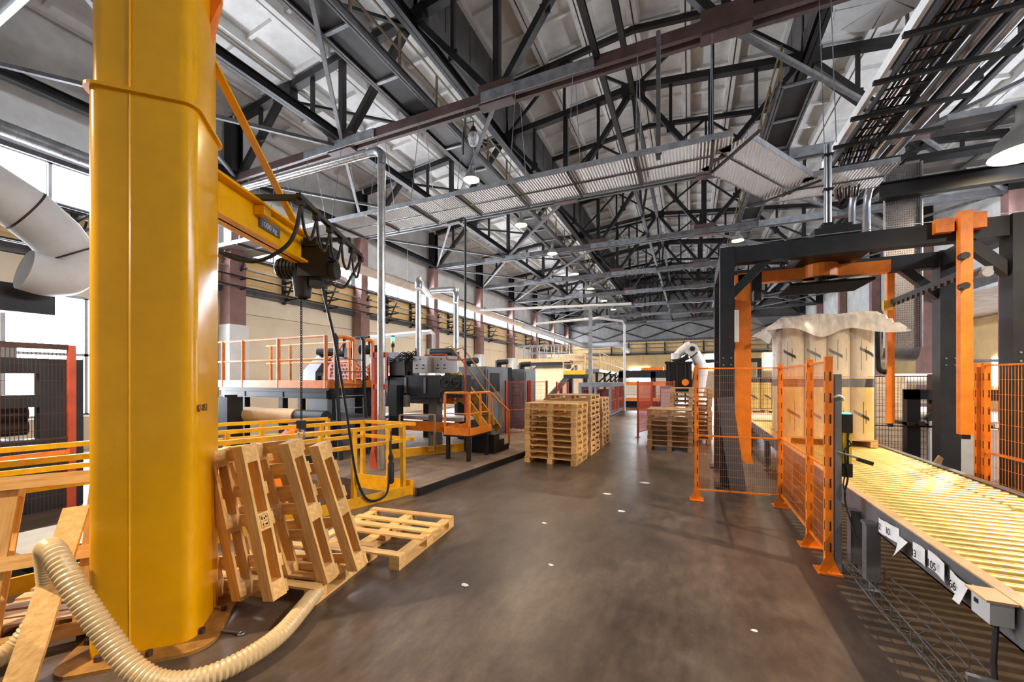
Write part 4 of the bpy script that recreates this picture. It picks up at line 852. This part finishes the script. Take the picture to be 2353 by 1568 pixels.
for y in (8.8, 9.3, 9.8): MB().cyl((-8.1, y, 1.35), (-5.9, y, 1.35), .1, 12).build('press_roller', galvd, t, True)
for x in (-7.9, -7.3, -6.7, -6.1): MB().box(x, x+.06, 8.28, 8.3, 1.55, 1.95).build('stiffener', mgrey, t)
MB().cb((-7.4, 8.9, 2.5), (.5, .3, .25)).cb((-6.0, 9.3, 2.55), (.4, .4, .2)).each('drive_unit', blackg, t)
MB().cyl((-6.3, 8.9, 2.62), (-5.6, 8.9, 2.62), .1, 12).build('drive_motor', blackg, t, True)
s = T('signal_tower', 'signal tower with lit green and amber lenses on top of the press', 'signal light', (-7.3, 8.55, 2.62))
MB().cyl((-7.3, 8.55, 2.62), (-7.3, 8.55, 2.78), .016, 8).cyl((-7.3, 8.55, 2.76), (-7.3, 8.55, 2.86), .05, 12).build('base', black, s); MB().cyl((-7.3, 8.55, 2.86), (-7.3, 8.55, 2.92), .05, 12).build('amber_lens', amber, s); MB().cyl((-7.3, 8.55, 2.92), (-7.3, 8.55, 3.04), .05, 12).build('green_lens', green, s); MB().cyl((-7.3, 8.55, 3.04), (-7.3, 8.55, 3.07), .052, 12).build('cap', black, s)
# yellow low guard along the slab
railing('guard_frame', 'thin tan guard frame standing in front of the press uprights', [(-6.2, 7.5), (-5.5, 7.9)], [(-6.2, 7.5), (-5.5, 7.9)], (.95, .1), .12, .03, tan, 'guard')
tag(MB().bar((-6.3, 6.9, .22), (-4.9, 8.9, .22), .04, .2).build('toe_guard', yrail), 'yellow toe guard on the raised slab below the press', 'guard')
# small platform with steps
t = T('step_platform', 'small orange railed platform with black steps on the raised slab', 'platform', (-4.65, 7.9, .12))
for x, y in ((-4.93, 7.6), (-4.36, 7.52), (-4.36, 8.35), (-4.9, 8.4)): MB().bar((x, y, .125), (x, y, .66), .07).each('leg', steel, t)
MB().box(-4.98, -4.31, 7.48, 8.5, .64, .7).build('deck', steel, t)
MB().box(-4.98, -4.31, 7.47, 7.49, .68, .84).box(-4.32, -4.30, 7.47, 8.5, .68, .84).box(-4.98, -4.96, 7.47, 8.5, .68, .84).each('toe_board', orange, t)
for path in ([(-4.95, 7.5, .7), (-4.95, 7.5, 1.55), (-4.92, 7.5, 1.6), (-4.36, 7.5, 1.6), (-4.33, 7.5, 1.55), (-4.33, 7.5, .7)], [(-4.33, 7.5, 1.6), (-4.33, 8.45, 1.6), (-4.25, 9.35, 1.1), (-4.25, 9.37, 1.04), (-4.25, 9.4, .2)]): MB().tube(path, .028, 8).build('handrail', orange, t, True)
MB().cyl((-4.95, 7.5, 1.15), (-4.33, 7.5, 1.15), .016, 6).cyl((-4.33, 7.5, 1.15), (-4.33, 8.45, 1.15), .016, 6).cyl((-4.95, 7.5, 1.6), (-4.95, 8.45, 1.6), .02, 6).each('knee_rail', orange, t)
for x, y in ((-4.33, 8.45), (-4.95, 8.45), (-4.33, 8.0)): MB().cyl((x, y, .7), (x, y, 1.6), .026, 8).each('post', orange, t)
for k in range(3): MB().box(-4.85, -4.25, 8.52+k*.28, 8.82+k*.28, .125, .58-k*.16).each('step', black, t)
t = T('yellow_stair', 'steep yellow stair rising from the small orange platform to the press', 'stair', (-4.6, 8.6, .7))
for dy in (0, .55):
    MB().bar((-4.45, 8.65+dy, .62), (-5.75, 8.75+dy, 2.05), .04, .2).build('stringer', yrail, t)
    MB().tube([(-4.3, 8.6+dy, .8), (-4.35, 8.6+dy, 1.4), (-5.55, 8.7+dy, 2.75), (-5.75, 8.7+dy, 2.7)], .02, 6).build('handrail', mat('tan_rail', (200, 150, 90), .5), t)
for k in range(6): q = lerp((-4.55, 8.95, .75), (-5.7, 9.05, 2.0), k/5); MB().cb(q, (.2, .56, .03)).build('tread', black, t)
MB().prism([(-5.5, 8.62, 1.5), (-5.1, 8.62, 1.25), (-5.0, 8.62, 1.6), (-5.3, 8.62, 2.05), (-5.6, 8.62, 2.05)], (0, .04, 0)).build('side_plate', yrail, t)
# cabinets
for i, (x0, x1, y0, y1, z1, m_, lab) in enumerate([(-6.9, -5.75, 11.0, 12.6, 2.3, mgrey, 'grey machine enclosure with a dark window behind the yellow stair'), (-6.85, -6.3, 13.2, 14.2, 2.35, dgrey, 'dark grey electric cabinet behind the red mesh gate'), (-6.4, -5.85, 14.4, 15.6, 2.3, mgrey, 'tall light grey cabinet at the rear end of the left line')]):
    t = T('cabinet', lab, 'cabinet', ((x0+x1)/2, (y0+y1)/2, 0), 'grey cabinets of the left line')
    MB().box(x0, x1, y0, y1, .125 if y0 < 13 else .002, z1).build('carcass', m_, t); MB().box(x0+.06, x1-.06, y0-.02, y0, .3, z1-.1).build('door', m_, t); MB().box(x1, x1+.02, y0+.08, y1-.08, .3, z1-.1).build('door', m_, t)
    MB().box(x1-.16, x1-.12, y0-.04, y0-.02, 1.2, 1.4).build('handle', galv, t)
    if i == 0: MB().box(x1+.02, x1+.03, y0+.2, y0+.9, 1.5, 2.1).build('window', black, t)
    MB().cyl((x0+.3, y0+.3, z1), (x0+.3, y0+.3, z1+.25), .12, 10).cyl((x0+.3, y0+.25, z1+.18), (x0+.7, y0+.25, z1+.2), .1, 10).each('fan_motor', blackg, t)
def redfence(label, pts, h, z0=0, m=redor, sp=.05):
    t = T('mesh_gate', label, 'fence', (*pts[0], z0), None)
    for p in pts: MB().cb((*p, z0+h/2+.003), (.06, .06, h)).cb((*p, z0+.006), (.14, .14, .01)).each('post', m, t)
    for a, b in zip(pts, pts[1:]): mesh_panel(t, a, b, z0+.15, z0+h-.04, sp, .12, .006, m)
redfence('red mesh gate beside the steps of the small orange platform', [(-5.5, 11.9), (-4.95, 12.5), (-4.9, 12.55), (-4.5, 13.1)], 1.85, .002)
redfence('red mesh panel standing at the foot of the sloping fibre belt', [(-4.9, 15.5), (-4.7, 16.4)], 1.8)
redfence('red orange mesh fence at the aisle bend before the low pallet stack', [(-1.55, 13.7), (-1.22, 15.0), (-.5, 15.3)], 1.85, 0, redor, .028)
redfence('dark red mesh panel far behind the right gantry', [(3.45, 10.55), (4.35, 10.6)], 2.0, 0, rust)
redfence('red mesh panel behind the conveyor beyond the gantry', [(1.6, 15.2), (2.9, 15.2)], 2.0, 0, rust)
# slim pole and U ducts
tag(MB().tube([(-5.6, 8.6, 5.86), (-5.12, 8.6, 5.9), (-5.08, 8.6, 5.86), (-5.08, 8.6, .13)], .03, 8).build('conduit_pole', steel), 'slim dark pole with a bent top standing beside the press', 'pole')
t = T('twin_duct', 'pair of zinc spiral ducts joined by a dusty arch above the press', 'duct', (-6.9, 10, 2))
ringed([(-7.1, 9.4, 1.9), (-7.1, 9.4, 4.55)], .085, .14).build('riser', spiral, t, True); ringed([(-6.4, 10.3, 1.9), (-6.4, 10.3, 4.2)], .085, .14).build('riser', spiral, t, True)
MB().tube(spline([(-7.1, 9.4, 4.5), (-7.12, 9.45, 4.72), (-7.3, 9.75, 4.85), (-7.7, 10.4, 4.85), (-8.6, 12, 4.95)], 6), .1, 12).build('arch', galv, t, True); MB().tube(spline([(-6.4, 10.3, 4.2), (-6.42, 10.34, 4.5), (-6.7, 10.6, 4.68), (-7.7, 10.9, 4.8)], 6), .09, 12).build('arch', galv, t, True)
tag(MB().tube([(-9.6, 10.0, 3.25), (-6.95, 9.8, 3.3), (-6.86, 9.8, 3.22), (-6.86, 9.8, 2.3)], .07, 4).build('square_duct', white), 'white square duct bending down behind the control boxes', 'duct')
# wall pipe
t = T('heating_pipe', 'big pale dusty pipe running along the window wall to the far end', 'pipe', (-12.6, 20, 6.3))
MB().cyl((-12.8, 9.95, 6.62), (-12.5, 30, 6.3), .2, 16).build('pipe_body', mat('dusty_pale_pipe', (214, 196, 176), .7, 0, .1, 3), t, True); MB().cyl((-12.5, 30.1, 6.3), (-11.6, 46, 5.9), .26, 16).build('pipe_body', lgrey, t, True)
MB().tube(spline([(-11.6, 46, 5.9), (-11.5, 46.6, 5.9), (-10.8, 46.8, 5.8), (-7.8, 46.5, 5.9), (-7.2, 46.9, 5.8), (-6.6, 48.5, 5.2)], 6), .3, 14).build('pipe_bend', lgrey, t, True)
for y in (10.5, 16, 24): MB().cyl((-12.75, y, 6.5), (-12.75, y, ZC), .015, 5).build('hanger', galvd, t)
ringed([(-14.0, 1.5, 7.55), (-14.0, 9.2, 7.4)], .16, .25).build('branch', galvd, t, True)
tag(ringed([(-10.2, 4.6, 5.9), (-10.0, 9.5, 5.0)], .12, .16).build('wall_duct', spiral, None, True), 'zinc duct sloping behind the yellow arm toward the wall', 'duct')
# cantilever racks on the wall
k = 0
for y in range(5, 46, 1):
    if y % 2 == 0 and y > 26: continue
    if (y-3) % 6 == 0: pass
    q = T('wall_rack', 'dark cantilever cable rack on the window wall, %s bracket from the yellow column' % (ORD[k] if k < 14 else ['fifteenth', 'sixteenth', 'seventeenth', 'eighteenth', 'nineteenth', 'twentieth', 'twenty-first', 'twenty-second', 'twenty-third', 'twenty-fourth', 'twenty-fifth', 'twenty-sixth', 'twenty-seventh', 'twenty-eighth', 'twenty-ninth', 'thirtieth', 'thirty-first', 'thirty-second', 'thirty-third'][k-14]), 'cable rack', (-14.6, y, 5), 'cable racks on the window wall') if (y < 26 and y % 2) or y % 4 == 1 else None
    if not q: continue
    k += 1
    MB().box(-14.95, -14.85, y-.06, y+.06, 4.9, 6.3).build('rack_post', steel, q); MB().bar((-14.85, y, 4.95), (-14.25, y, 6.0), .05).build('rack_brace', steel, q)
    for z in (5.05, 5.4, 5.75, 6.1): MB().prism([(-14.9, y-.03, z-.06), (-14.9, y-.03, z+.05), (-14.1, y-.03, z+.03), (-14.1, y-.03, z)], (0, .06, 0)).build('rack_arm', steel, q)
for i, (x, z) in enumerate(((-14.2, 5.11), (-14.5, 5.14), (-14.2, 5.46), (-14.5, 5.81), (-14.25, 6.16))): tag(MB().cyl((x, 2, z), (x, 48, z), .03, 8).build('rack_pipe', galvd if i % 2 else steel), ['lowest outer pipe lying on the wall racks', 'lowest inner pipe lying on the wall racks', 'second level pipe lying on the wall racks', 'third level pipe lying on the wall racks', 'topmost pipe lying on the wall racks'][i], 'pipe', 'pipes on the wall racks')
# upper left duct
t = T('exhaust_duct', 'huge dusty white exhaust duct curving down left of the yellow column', 'duct', (-10.6, 3, 4.5))
pts = [(-10.6, 1.5, 5.5), (-10.6, 2.4, 5.14), (-10.6, 2.95, 4.85), (-10.6, 3.29, 4.55), (-10.6, 3.5, 4.25)]
MB().tube(pts, [.42, .42, .42, .41, .4], 20).build('duct_body', white, t, True)
MB().tube(spline([(-10.6, 3.5, 4.26), (-10.58, 3.52, 4.05), (-10.55, 3.4, 3.82), (-10.5, 3.15, 3.75), (-10.5, 2.9, 3.8)], 6), .36, 20, False).build('elbow', white, t, True)
for p, q in ((pts[2], pts[1]), (pts[4], pts[3])):
    d = (Vector(q)-Vector(p)).normalized(); MB().tube([Vector(p)-d*.015, Vector(p)+d*.015], .43, 20).each('flange', rust, t, True)
tag(MB().cb((-11.1, 2.9, 3.35), (.4, 1.0, .5)).build('shade_box', steel), 'dark box for the shade behind the end of the white exhaust duct', 'shade box')  # solid dark box added where shade lies behind the elbow
# left machine behind mesh
t = T('laminating_machine', 'charcoal machine with slotted side frame behind the red mesh fence', 'machine', (-9, 1.5, 0))
MB().box(-8.7, -8.5, -1.5, 2.95, 1.98, 2.2).box(-8.7, -8.5, 2.5, 2.95, .0, 1.98).box(-8.7, -8.5, -1.5, 2.5, 1.5, 1.68).box(-8.7, -8.5, -1.5, 2.5, 0, 1.05).build('side_frame', dgrey, t)
for z in (1.4, 1.2): MB().cyl((-8.9, -1.4, z), (-8.9, 2.48, z), .12, 14).build('roller', rust, t, True)
MB().box(-10.8, -8.72, -1, 2.4, 0, 1.0).build('bed', dgrey, t)
for y in (.2, .7, 1.15): MB().cyl((-8.75, y, 2.3), (-8.75, y+.3, 2.3), .13, 12).each('motor', rust, t)
MB().tube(spline([(-9.0, .3, 2.4), (-9.0, .5, 2.8), (-9.0, .9, 2.85), (-9.0, 1.1, 2.5)]), .1, 10).build('air_hose', galv, t, True)
MB().box(-8.75, -8.55, 1.95, 2.3, 2.2, 2.4).build('gear_case', mgrey, t)
t = T('mesh_gate', 'brown mesh safety fence with orange post left of the yellow column', 'fence', (-7.5, 1, 0))
mesh_panel(t, (-7.5, -1.0), (-7.5, 2.45), .2, 2.3, .035, .2, .005, rust); MB().bar((-7.5, -1, 2.32), (-7.5, 2.45, 2.32), .05, .07).build('top_rail', rust, t)
MB().box(-7.53, -7.46, 2.45, 2.52, 0, 2.35).each('post', redor, t); MB().bar((-7.45, -1, .95), (-7.45, 2.45, .95), .03, .06).build('kick_rail', orange, t)
# ------------------------------------------------------------------ far part of the hall
t = T('footbridge', 'grey railed footbridge across the line above the sloping fibre belt', 'bridge', (-8.9, 26, 3.1))
MB().box(-10.9, -7.2, 25.6, 26.6, 3.1, 3.16).build('deck', steel, t); MB().box(-10.9, -7.2, 25.56, 25.6, 3.05, 3.3).build('toe_board', tan, t); MB().ibeam((-10.9, 25.7, 2.95), (-7.2, 25.7, 2.95), .12, .26).build('bridge_beam', dgrey, t)
for y in (25.6, 26.6):
    for z in (3.7, 4.2): MB().cyl((-10.9, y, z), (-7.2, y, z), .03, 6).each('rail', galv, t)
    for k in range(8): MB().cyl((-10.9+k*.528, y, 3.16), (-10.9+k*.528, y, 4.2), .03, 6).each('post', galv, t)
for x in (-10.8, -7.3): MB().box(x-.12, x+.12, 25.6, 25.85, 0, 2.9).each('leg', dgrey, t)
t = T('fibre_belt', 'wide pale fibre mat sloping down on a belt conveyor under the footbridge', 'conveyor', (-8.9, 22, 0))
MB()._hex([(-9.7,20.2,.7),(-7.1,20.2,.7),(-7.1,26.5,2.75),(-9.7,26.5,2.75),(-9.7,20.2,.82),(-7.1,20.2,.82),(-7.1,26.5,2.87),(-9.7,26.5,2.87)]).build('fibre_mat', board, t)
for x in (-9.8, -7.0): MB().bar((x, 19.8, .6), (x, 26.6, 2.72), .14, .3).build('side_beam', dgrey, t)
for x in (-9.8, -7.0):
    for y, z in ((20.5, .7), (23, 1.5), (25.4, 2.2)): MB().box(x-.08, x+.08, y-.08, y+.08, 0, z).each('leg', dgrey, t)
tag(MB().box(-10, -7.2, 29, 36, 3.6, 3.8).box(-10, -7.2, 29, 36, 0, 3.0).build('dryer_housing', board), 'pale long dryer housing behind the footbridge', 'machine')
t = T('side_platform', 'small railed landing with a yellow toe board right of the footbridge', 'platform', (-6.1, 23.5, 2))
MB().box(-6.8, -5.5, 22.8, 24.6, 1.95, 2.2).build('deck', dgrey, t); MB().box(-6.8, -5.5, 22.76, 22.8, 2.18, 2.42).build('toe_board', yrail, t)
for z in (2.8, 3.3): MB().cyl((-6.8, 22.8, z), (-5.5, 22.8, z), .025, 6).cyl((-5.5, 22.8, z), (-5.5, 24.6, z), .025, 6).each('rail', tan, t)
for x, y in ((-6.8, 22.8), (-5.5, 22.8), (-5.5, 24.6), (-6.15, 22.8)): MB().cyl((x, y, 2.2), (x, y, 3.3), .03, 6).each('post', tan, t)
for x in (-6.6, -5.7): MB().box(x-.1, x+.1, 23.6, 23.8, 0, 1.95).each('leg', dgrey, t)
t = T('walkway', 'long grey walkway with thin rails leading to the far yellow wall', 'walkway', (-6, 34, 2.4))
MB().bar((-5.6, 25, 2.45), (-7.2, 46, 2.45), .9, .2).build('deck', mgrey, t)
for z in (3.05, 3.6): MB().bar((-5.1, 25, z), (-6.7, 46, z), .04).each('rail', tan, t)
for k in range(11): p = lerp((-5.1, 25, 0), (-6.7, 46, 0), k/10); MB().bar((p[0], p[1], 2.5), (p[0], p[1], 3.6), .05).each('post', tan, t)
for k in range(5): p = lerp((-5.5, 26, 0), (-7.1, 45, 0), k/4); MB().bar((p[0], p[1], 0), (p[0], p[1], 2.4), .16).bar((p[0], p[1], 1.6), (p[0]+.9, p[1], 2.4), .1).each('leg', dgrey, t)
t = T('zinc_post', 'square zinc post rising behind the pallet stacks to the overhead trunking', 'post', (-4.55, 20, 0))
MB().box(-4.63, -4.47, 19.92, 20.08, 0, 5.45).box(-4.85, -4.25, 19.9, 20.1, 5.45, 5.55).build('post_body', galvd, t)
tag(MB().bar((-10.5, 19.4, 5.7), (-2.6, 20.3, 5.6), .2, .1).build('trunking', white), 'white trunking across the line level with the zinc post head', 'trunking')
tag(MB().tube([(-9, 24, 5.45), (-4.9, 23.6, 5.5), (-3.6, 24.0, 5.3), (-3.5, 24.2, 5.1), (-3.5, 24.2, .02)], .07, 8).build('drop_pipe', lgrey), 'thin pale pipe dropping beside the mesh enclosure', 'pipe')
t = T('mesh_enclosure', 'low rounded machine enclosure with red mesh sides behind the pallet stacks', 'enclosure', (-5, 23, 0))
MB().box(-5.4, -3.7, 20.9, 25.6, 1.5, 1.72).box(-5.4, -5.25, 20.9, 25.6, .1, 1.5).build('hood', mgrey, t); MB().box(-5.4, -3.7, 20.9, 25.6, .02, .14).build('base', mgrey, t)
for x, y in ((-5.3, 20.95), (-4.5, 20.95), (-3.76, 20.95), (-3.76, 23.2), (-3.76, 25.5)): MB().box(x-.06, x+.06, y-.06, y+.06, .14, 1.5).each('post', mgrey, t)
mesh_panel(t, (-5.3, 20.95), (-3.8, 20.95), .2, 1.5, .08, .15, .008, redor); mesh_panel(t, (-3.76, 21), (-3.76, 25.5), .2, 1.5, .08, .15, .008, redor)
MB().box(-5.1, -4.2, 21.4, 25, .15, 1.3).build('inner_machine', blackg, t)
t = T('orange_stacker', 'machine with two orange cross bars at the end of the aisle', 'machine', (-2.9, 28, 0))
for x in (-4.3, -2.2, -1.0): MB().box(x-.15, x+.15, 28, 28.3, 0, 2.4).each('post', dgrey, t)
for z in (.45, 1.5): MB().box(-4.4, -.8, 27.9, 28, z, z+.22).build('cross_bar', orange, t)
MB().box(-4.4, -.8, 28, 30, 2.0, 2.5).box(-4.2, -1, 28.6, 30, 0, .4).build('frame', dgrey, t); MB().box(-3.9, -2.4, 28.1, 29, .67, .8).build('sheet_pile', white, t); MB().box(-3, -1.6, 28.2, 29.4, 2.5, 2.7).build('orange_top', orangeL, t)
t = T('control_cabinet', 'narrow grey cabinet behind the red orange mesh fence at the aisle', 'cabinet', (-.9, 16, 0)); MB().box(-1.0, -.6, 15.8, 16.3, .002, 1.65).build('carcass', mgrey, t); MB().box(-.96, -.64, 15.78, 15.8, .2, 1.55).build('door', lgrey, t)
# robot with gripper
t = T('palletising_robot', 'white industrial robot arm bending over a black box gripper', 'robot', (.4, 17.5, 0))
MB().cyl((.2, 17.5, 0), (.2, 17.5, .8), .36, 16).build('pedestal', dgrey, t, True); MB().cyl((.2, 17.5, .8), (.2, 17.5, 1.4), .3, 16).build('turntable', robotw, t, True)
MB().tube(spline([(.2, 17.5, 1.3), (.36, 17.5, 1.9), (.4, 17.5, 2.45), (.14, 17.5, 3.0)], 5), [.28]*5+[.26]*5+[.22]*5+[.2], 14).build('lower_arm', robotw, t, True)
MB().cyl((.08, 17.25, 3.06), (.08, 17.75, 3.06), .25, 16).build('elbow_joint', robotw, t, True); MB().cyl((.1, 17.2, 3.1), (.1, 17.25, 3.1), .1, 12).build('joint_cap', black, t)
MB().tube(spline([(.05, 17.5, 3.18), (-.15, 17.5, 3.12), (-.36, 17.5, 2.96), (-.5, 17.5, 2.82)], 5), [.24]*5+[.19]*5+[.16]*5+[.15], 14).build('fore_arm', robotw, t, True)
MB().cyl((-.5, 17.5, 2.95), (-.5, 17.5, 2.62), .19, 14).build('wrist', robotw, t, True)
m = MB()
for q in range(8): m.tube(spline([(-.7+.06*q, 17.25, 2.68), (-.3+.03*q, 17.15, 2.6+.04*q), (0, 17.2, 2.72), (.28, 17.15, 2.95)], 5), .025, 5)
m.build('dress_pack', blackg, t, True, 'stuff')
MB().box(-.85, .08, 17.0, 18.0, 1.35, 2.6).box(-.9, .12, 16.95, 18.05, 2.52, 2.6).build('gripper', blackg, t)
for x in (-.75, -.45, -.15, .0): MB().box(x-.03, x+.03, 16.96, 17.0, .95, 2.5).build('gripper_bar', dgrey, t)
MB().cyl((-.15, 16.85, 1.78), (-.15, 16.95, 1.78), .13, 14).build('orange_cap', orange, t)
t = T('grey_portal', 'dark grey door-like steel portal behind the conveyor end', 'frame', (1.6, 19, 0))
for x in (.4, 2.6): MB().box(x-.08, x+.08, 19, 19.16, 0, 2.6).each('post', dgrey, t)
MB().box(.32, 2.68, 19, 19.16, 2.6, 2.76).build('lintel', dgrey, t)
tag(MB().box(.9, 3.2, 13.2, 18, .55, .75).box(1.0, 1.1, 13.3, 13.4, 0, .55).box(3.0, 3.1, 13.3, 13.4, 0, .55).box(1.0, 1.1, 17.7, 17.8, 0, .55).box(3.0, 3.1, 17.7, 17.8, 0, .55).build('belt_conveyor', board), 'pale belt conveyor continuing behind the gantry', 'conveyor')
roll_load('wrapped_load', 'small wrapped pack of rolls on the pale belt behind the gantry', 2.4, 16.5, .75, 3, 3, 1, .17, 1.1)
t = T('wrapped_stack', 'pale film wrapped sheet stack right of the load behind dark mesh', 'wrapped load', (4.0, 11.8, 0))
for k in range(12): MB().box(3.62, 4.38, 11.65, 12.4, .16+k*.15, .3+k*.15).build('sheet_bundle', board, t)
MB().box(3.58, 4.42, 11.6, 12.45, .002, .15).build('pallet_base', woodo, t); MB().box(3.6, 4.4, 11.62, 12.42, .16, 2.0).build('wrap_film', film, t)
t = T('side_table', 'black steel table with a chequered edge strip and pale lower panel', 'table', (5, 10.4, 0))
MB().box(3.95, 6.2, 10.4, 11.2, .98, 1.04).build('table_top', dgrey, t); MB().box(4.25, 6.2, 10.42, 10.46, .05, .96).build('pale_panel', lgrey, t)
for k in range(14): MB().box(4.1+k*.15, 4.18+k*.15, 10.36, 10.4, 1.0, 1.08).build('edge_block', white if k % 2 else rust, t)
for x in (4.05, 6.1): MB().box(x-.1, x+.1, 10.45, 10.65, 0, 1.7).each('post', steel, t)
MB().box(3.95, 6.2, 10.45, 10.6, 1.5, 1.7).build('cross_beam', dgrey, t)
MB().bar((4.25, 10.5, 1.1), (4.55, 10.5, 1.5), .08).build('brace', steel, t)
tag(MB().prism([(3.62, 9.2, .02), (3.8, 9.2, .02), (3.95, 9.2, .55), (3.9, 9.2, .6), (3.85, 9.2, .5)], (0, .05, 0)).build('floor_lever', tan), 'tan lever arm standing beside the conveyor rail at the pale panel', 'lever')
t = T('reel_stand', 'stand with pale film rolls behind the dark red mesh panel', 'roll stand', (5, 13, 0))
for z, x0 in ((1.9, 4.6), (1.45, 4.9), (1.1, 4.7)): MB().cyl((x0, 13, z), (x0+1.2, 13, z), .14, 14).build('film_roll', white, t, True)
for x in (4.5, 6.0): MB().box(x-.06, x+.06, 12.95, 13.1, 0, 2.1).each('post', dgrey, t)
t = T('scrap_rack', 'grey steel rack at the right wall seen behind the gantry', 'rack', (8, 16, 0))
for x in (7, 9.4):
    for y in (15.5, 16.5): MB().box(x-.05, x+.05, y-.05, y+.05, 0, 2.6).each('post', dgrey, t)
for z in (.6, 1.5, 2.4): MB().box(7, 9.4, 15.5, 16.5, z, z+.06).build('shelf', galvd, t)
# far wall racks
for i in range(9):
    x = -9+i*2.1
    q = T('far_rack', 'dark cable rack bracket on the far wall, %s from the left' % ORD[i], 'cable rack', (x, 51.2, 5.2), 'cable racks on the far wall')
    MB().box(x-.08, x+.08, 51.2, 51.34, 4.9, 6.4).build('rack_post', steel, q)
    for z in (5.1, 5.6, 6.1): MB().box(x-.05, x+.05, 50.7, 51.2, z, z+.08).build('rack_arm', steel, q)
for i, z in enumerate((5.2, 5.7, 6.2)): tag(MB().cyl((-14, 50.85, z), (10, 50.85, z), .05, 6).build('rack_pipe', galvd), 'pipe along the far wall racks, %s level from the floor' % ORD[i], 'pipe', 'pipes on the far wall racks')

# crossing trays and beam behind the gantry head
t = T('cross_beam', 'deep dark crossing beam that carries the upright perforated tray', 'beam', (6.5, 11.4, 5.9))
MB().ibeam((3.8, 11.28, 6.0), (10.7, 11.28, 6.0), .2, .34, .02).build('beam_body', steel, t)
for i, (y, z, m_) in enumerate(((10.9, 6.95, traym), (11.9, 6.6, traym), (12.5, 6.95, galvd))):
    t = T('crossing_tray', ['nearest of the dark trays crossing to the right wall', 'middle dark tray crossing to the right wall', 'farthest tray crossing to the right wall'][i], 'cable tray', (7, y, z))
    MB().box(4.6, 10.9, y-.3, y+.3, z, z+.01).build('tray_bottom', panel_d if i < 2 else m_, t)
    for e in (-.3, .3): MB().box(4.6, 10.9, y+e-.01, y+e+.01, z, z+.12).build('tray_side', steel if i else galvd, t)
    for x in (5.5, 7.2, 9): MB().bar((x, y-.4, z-.03), (x, y+.4, z-.03), .08, .05).build('bracket_arm', blackg, t)
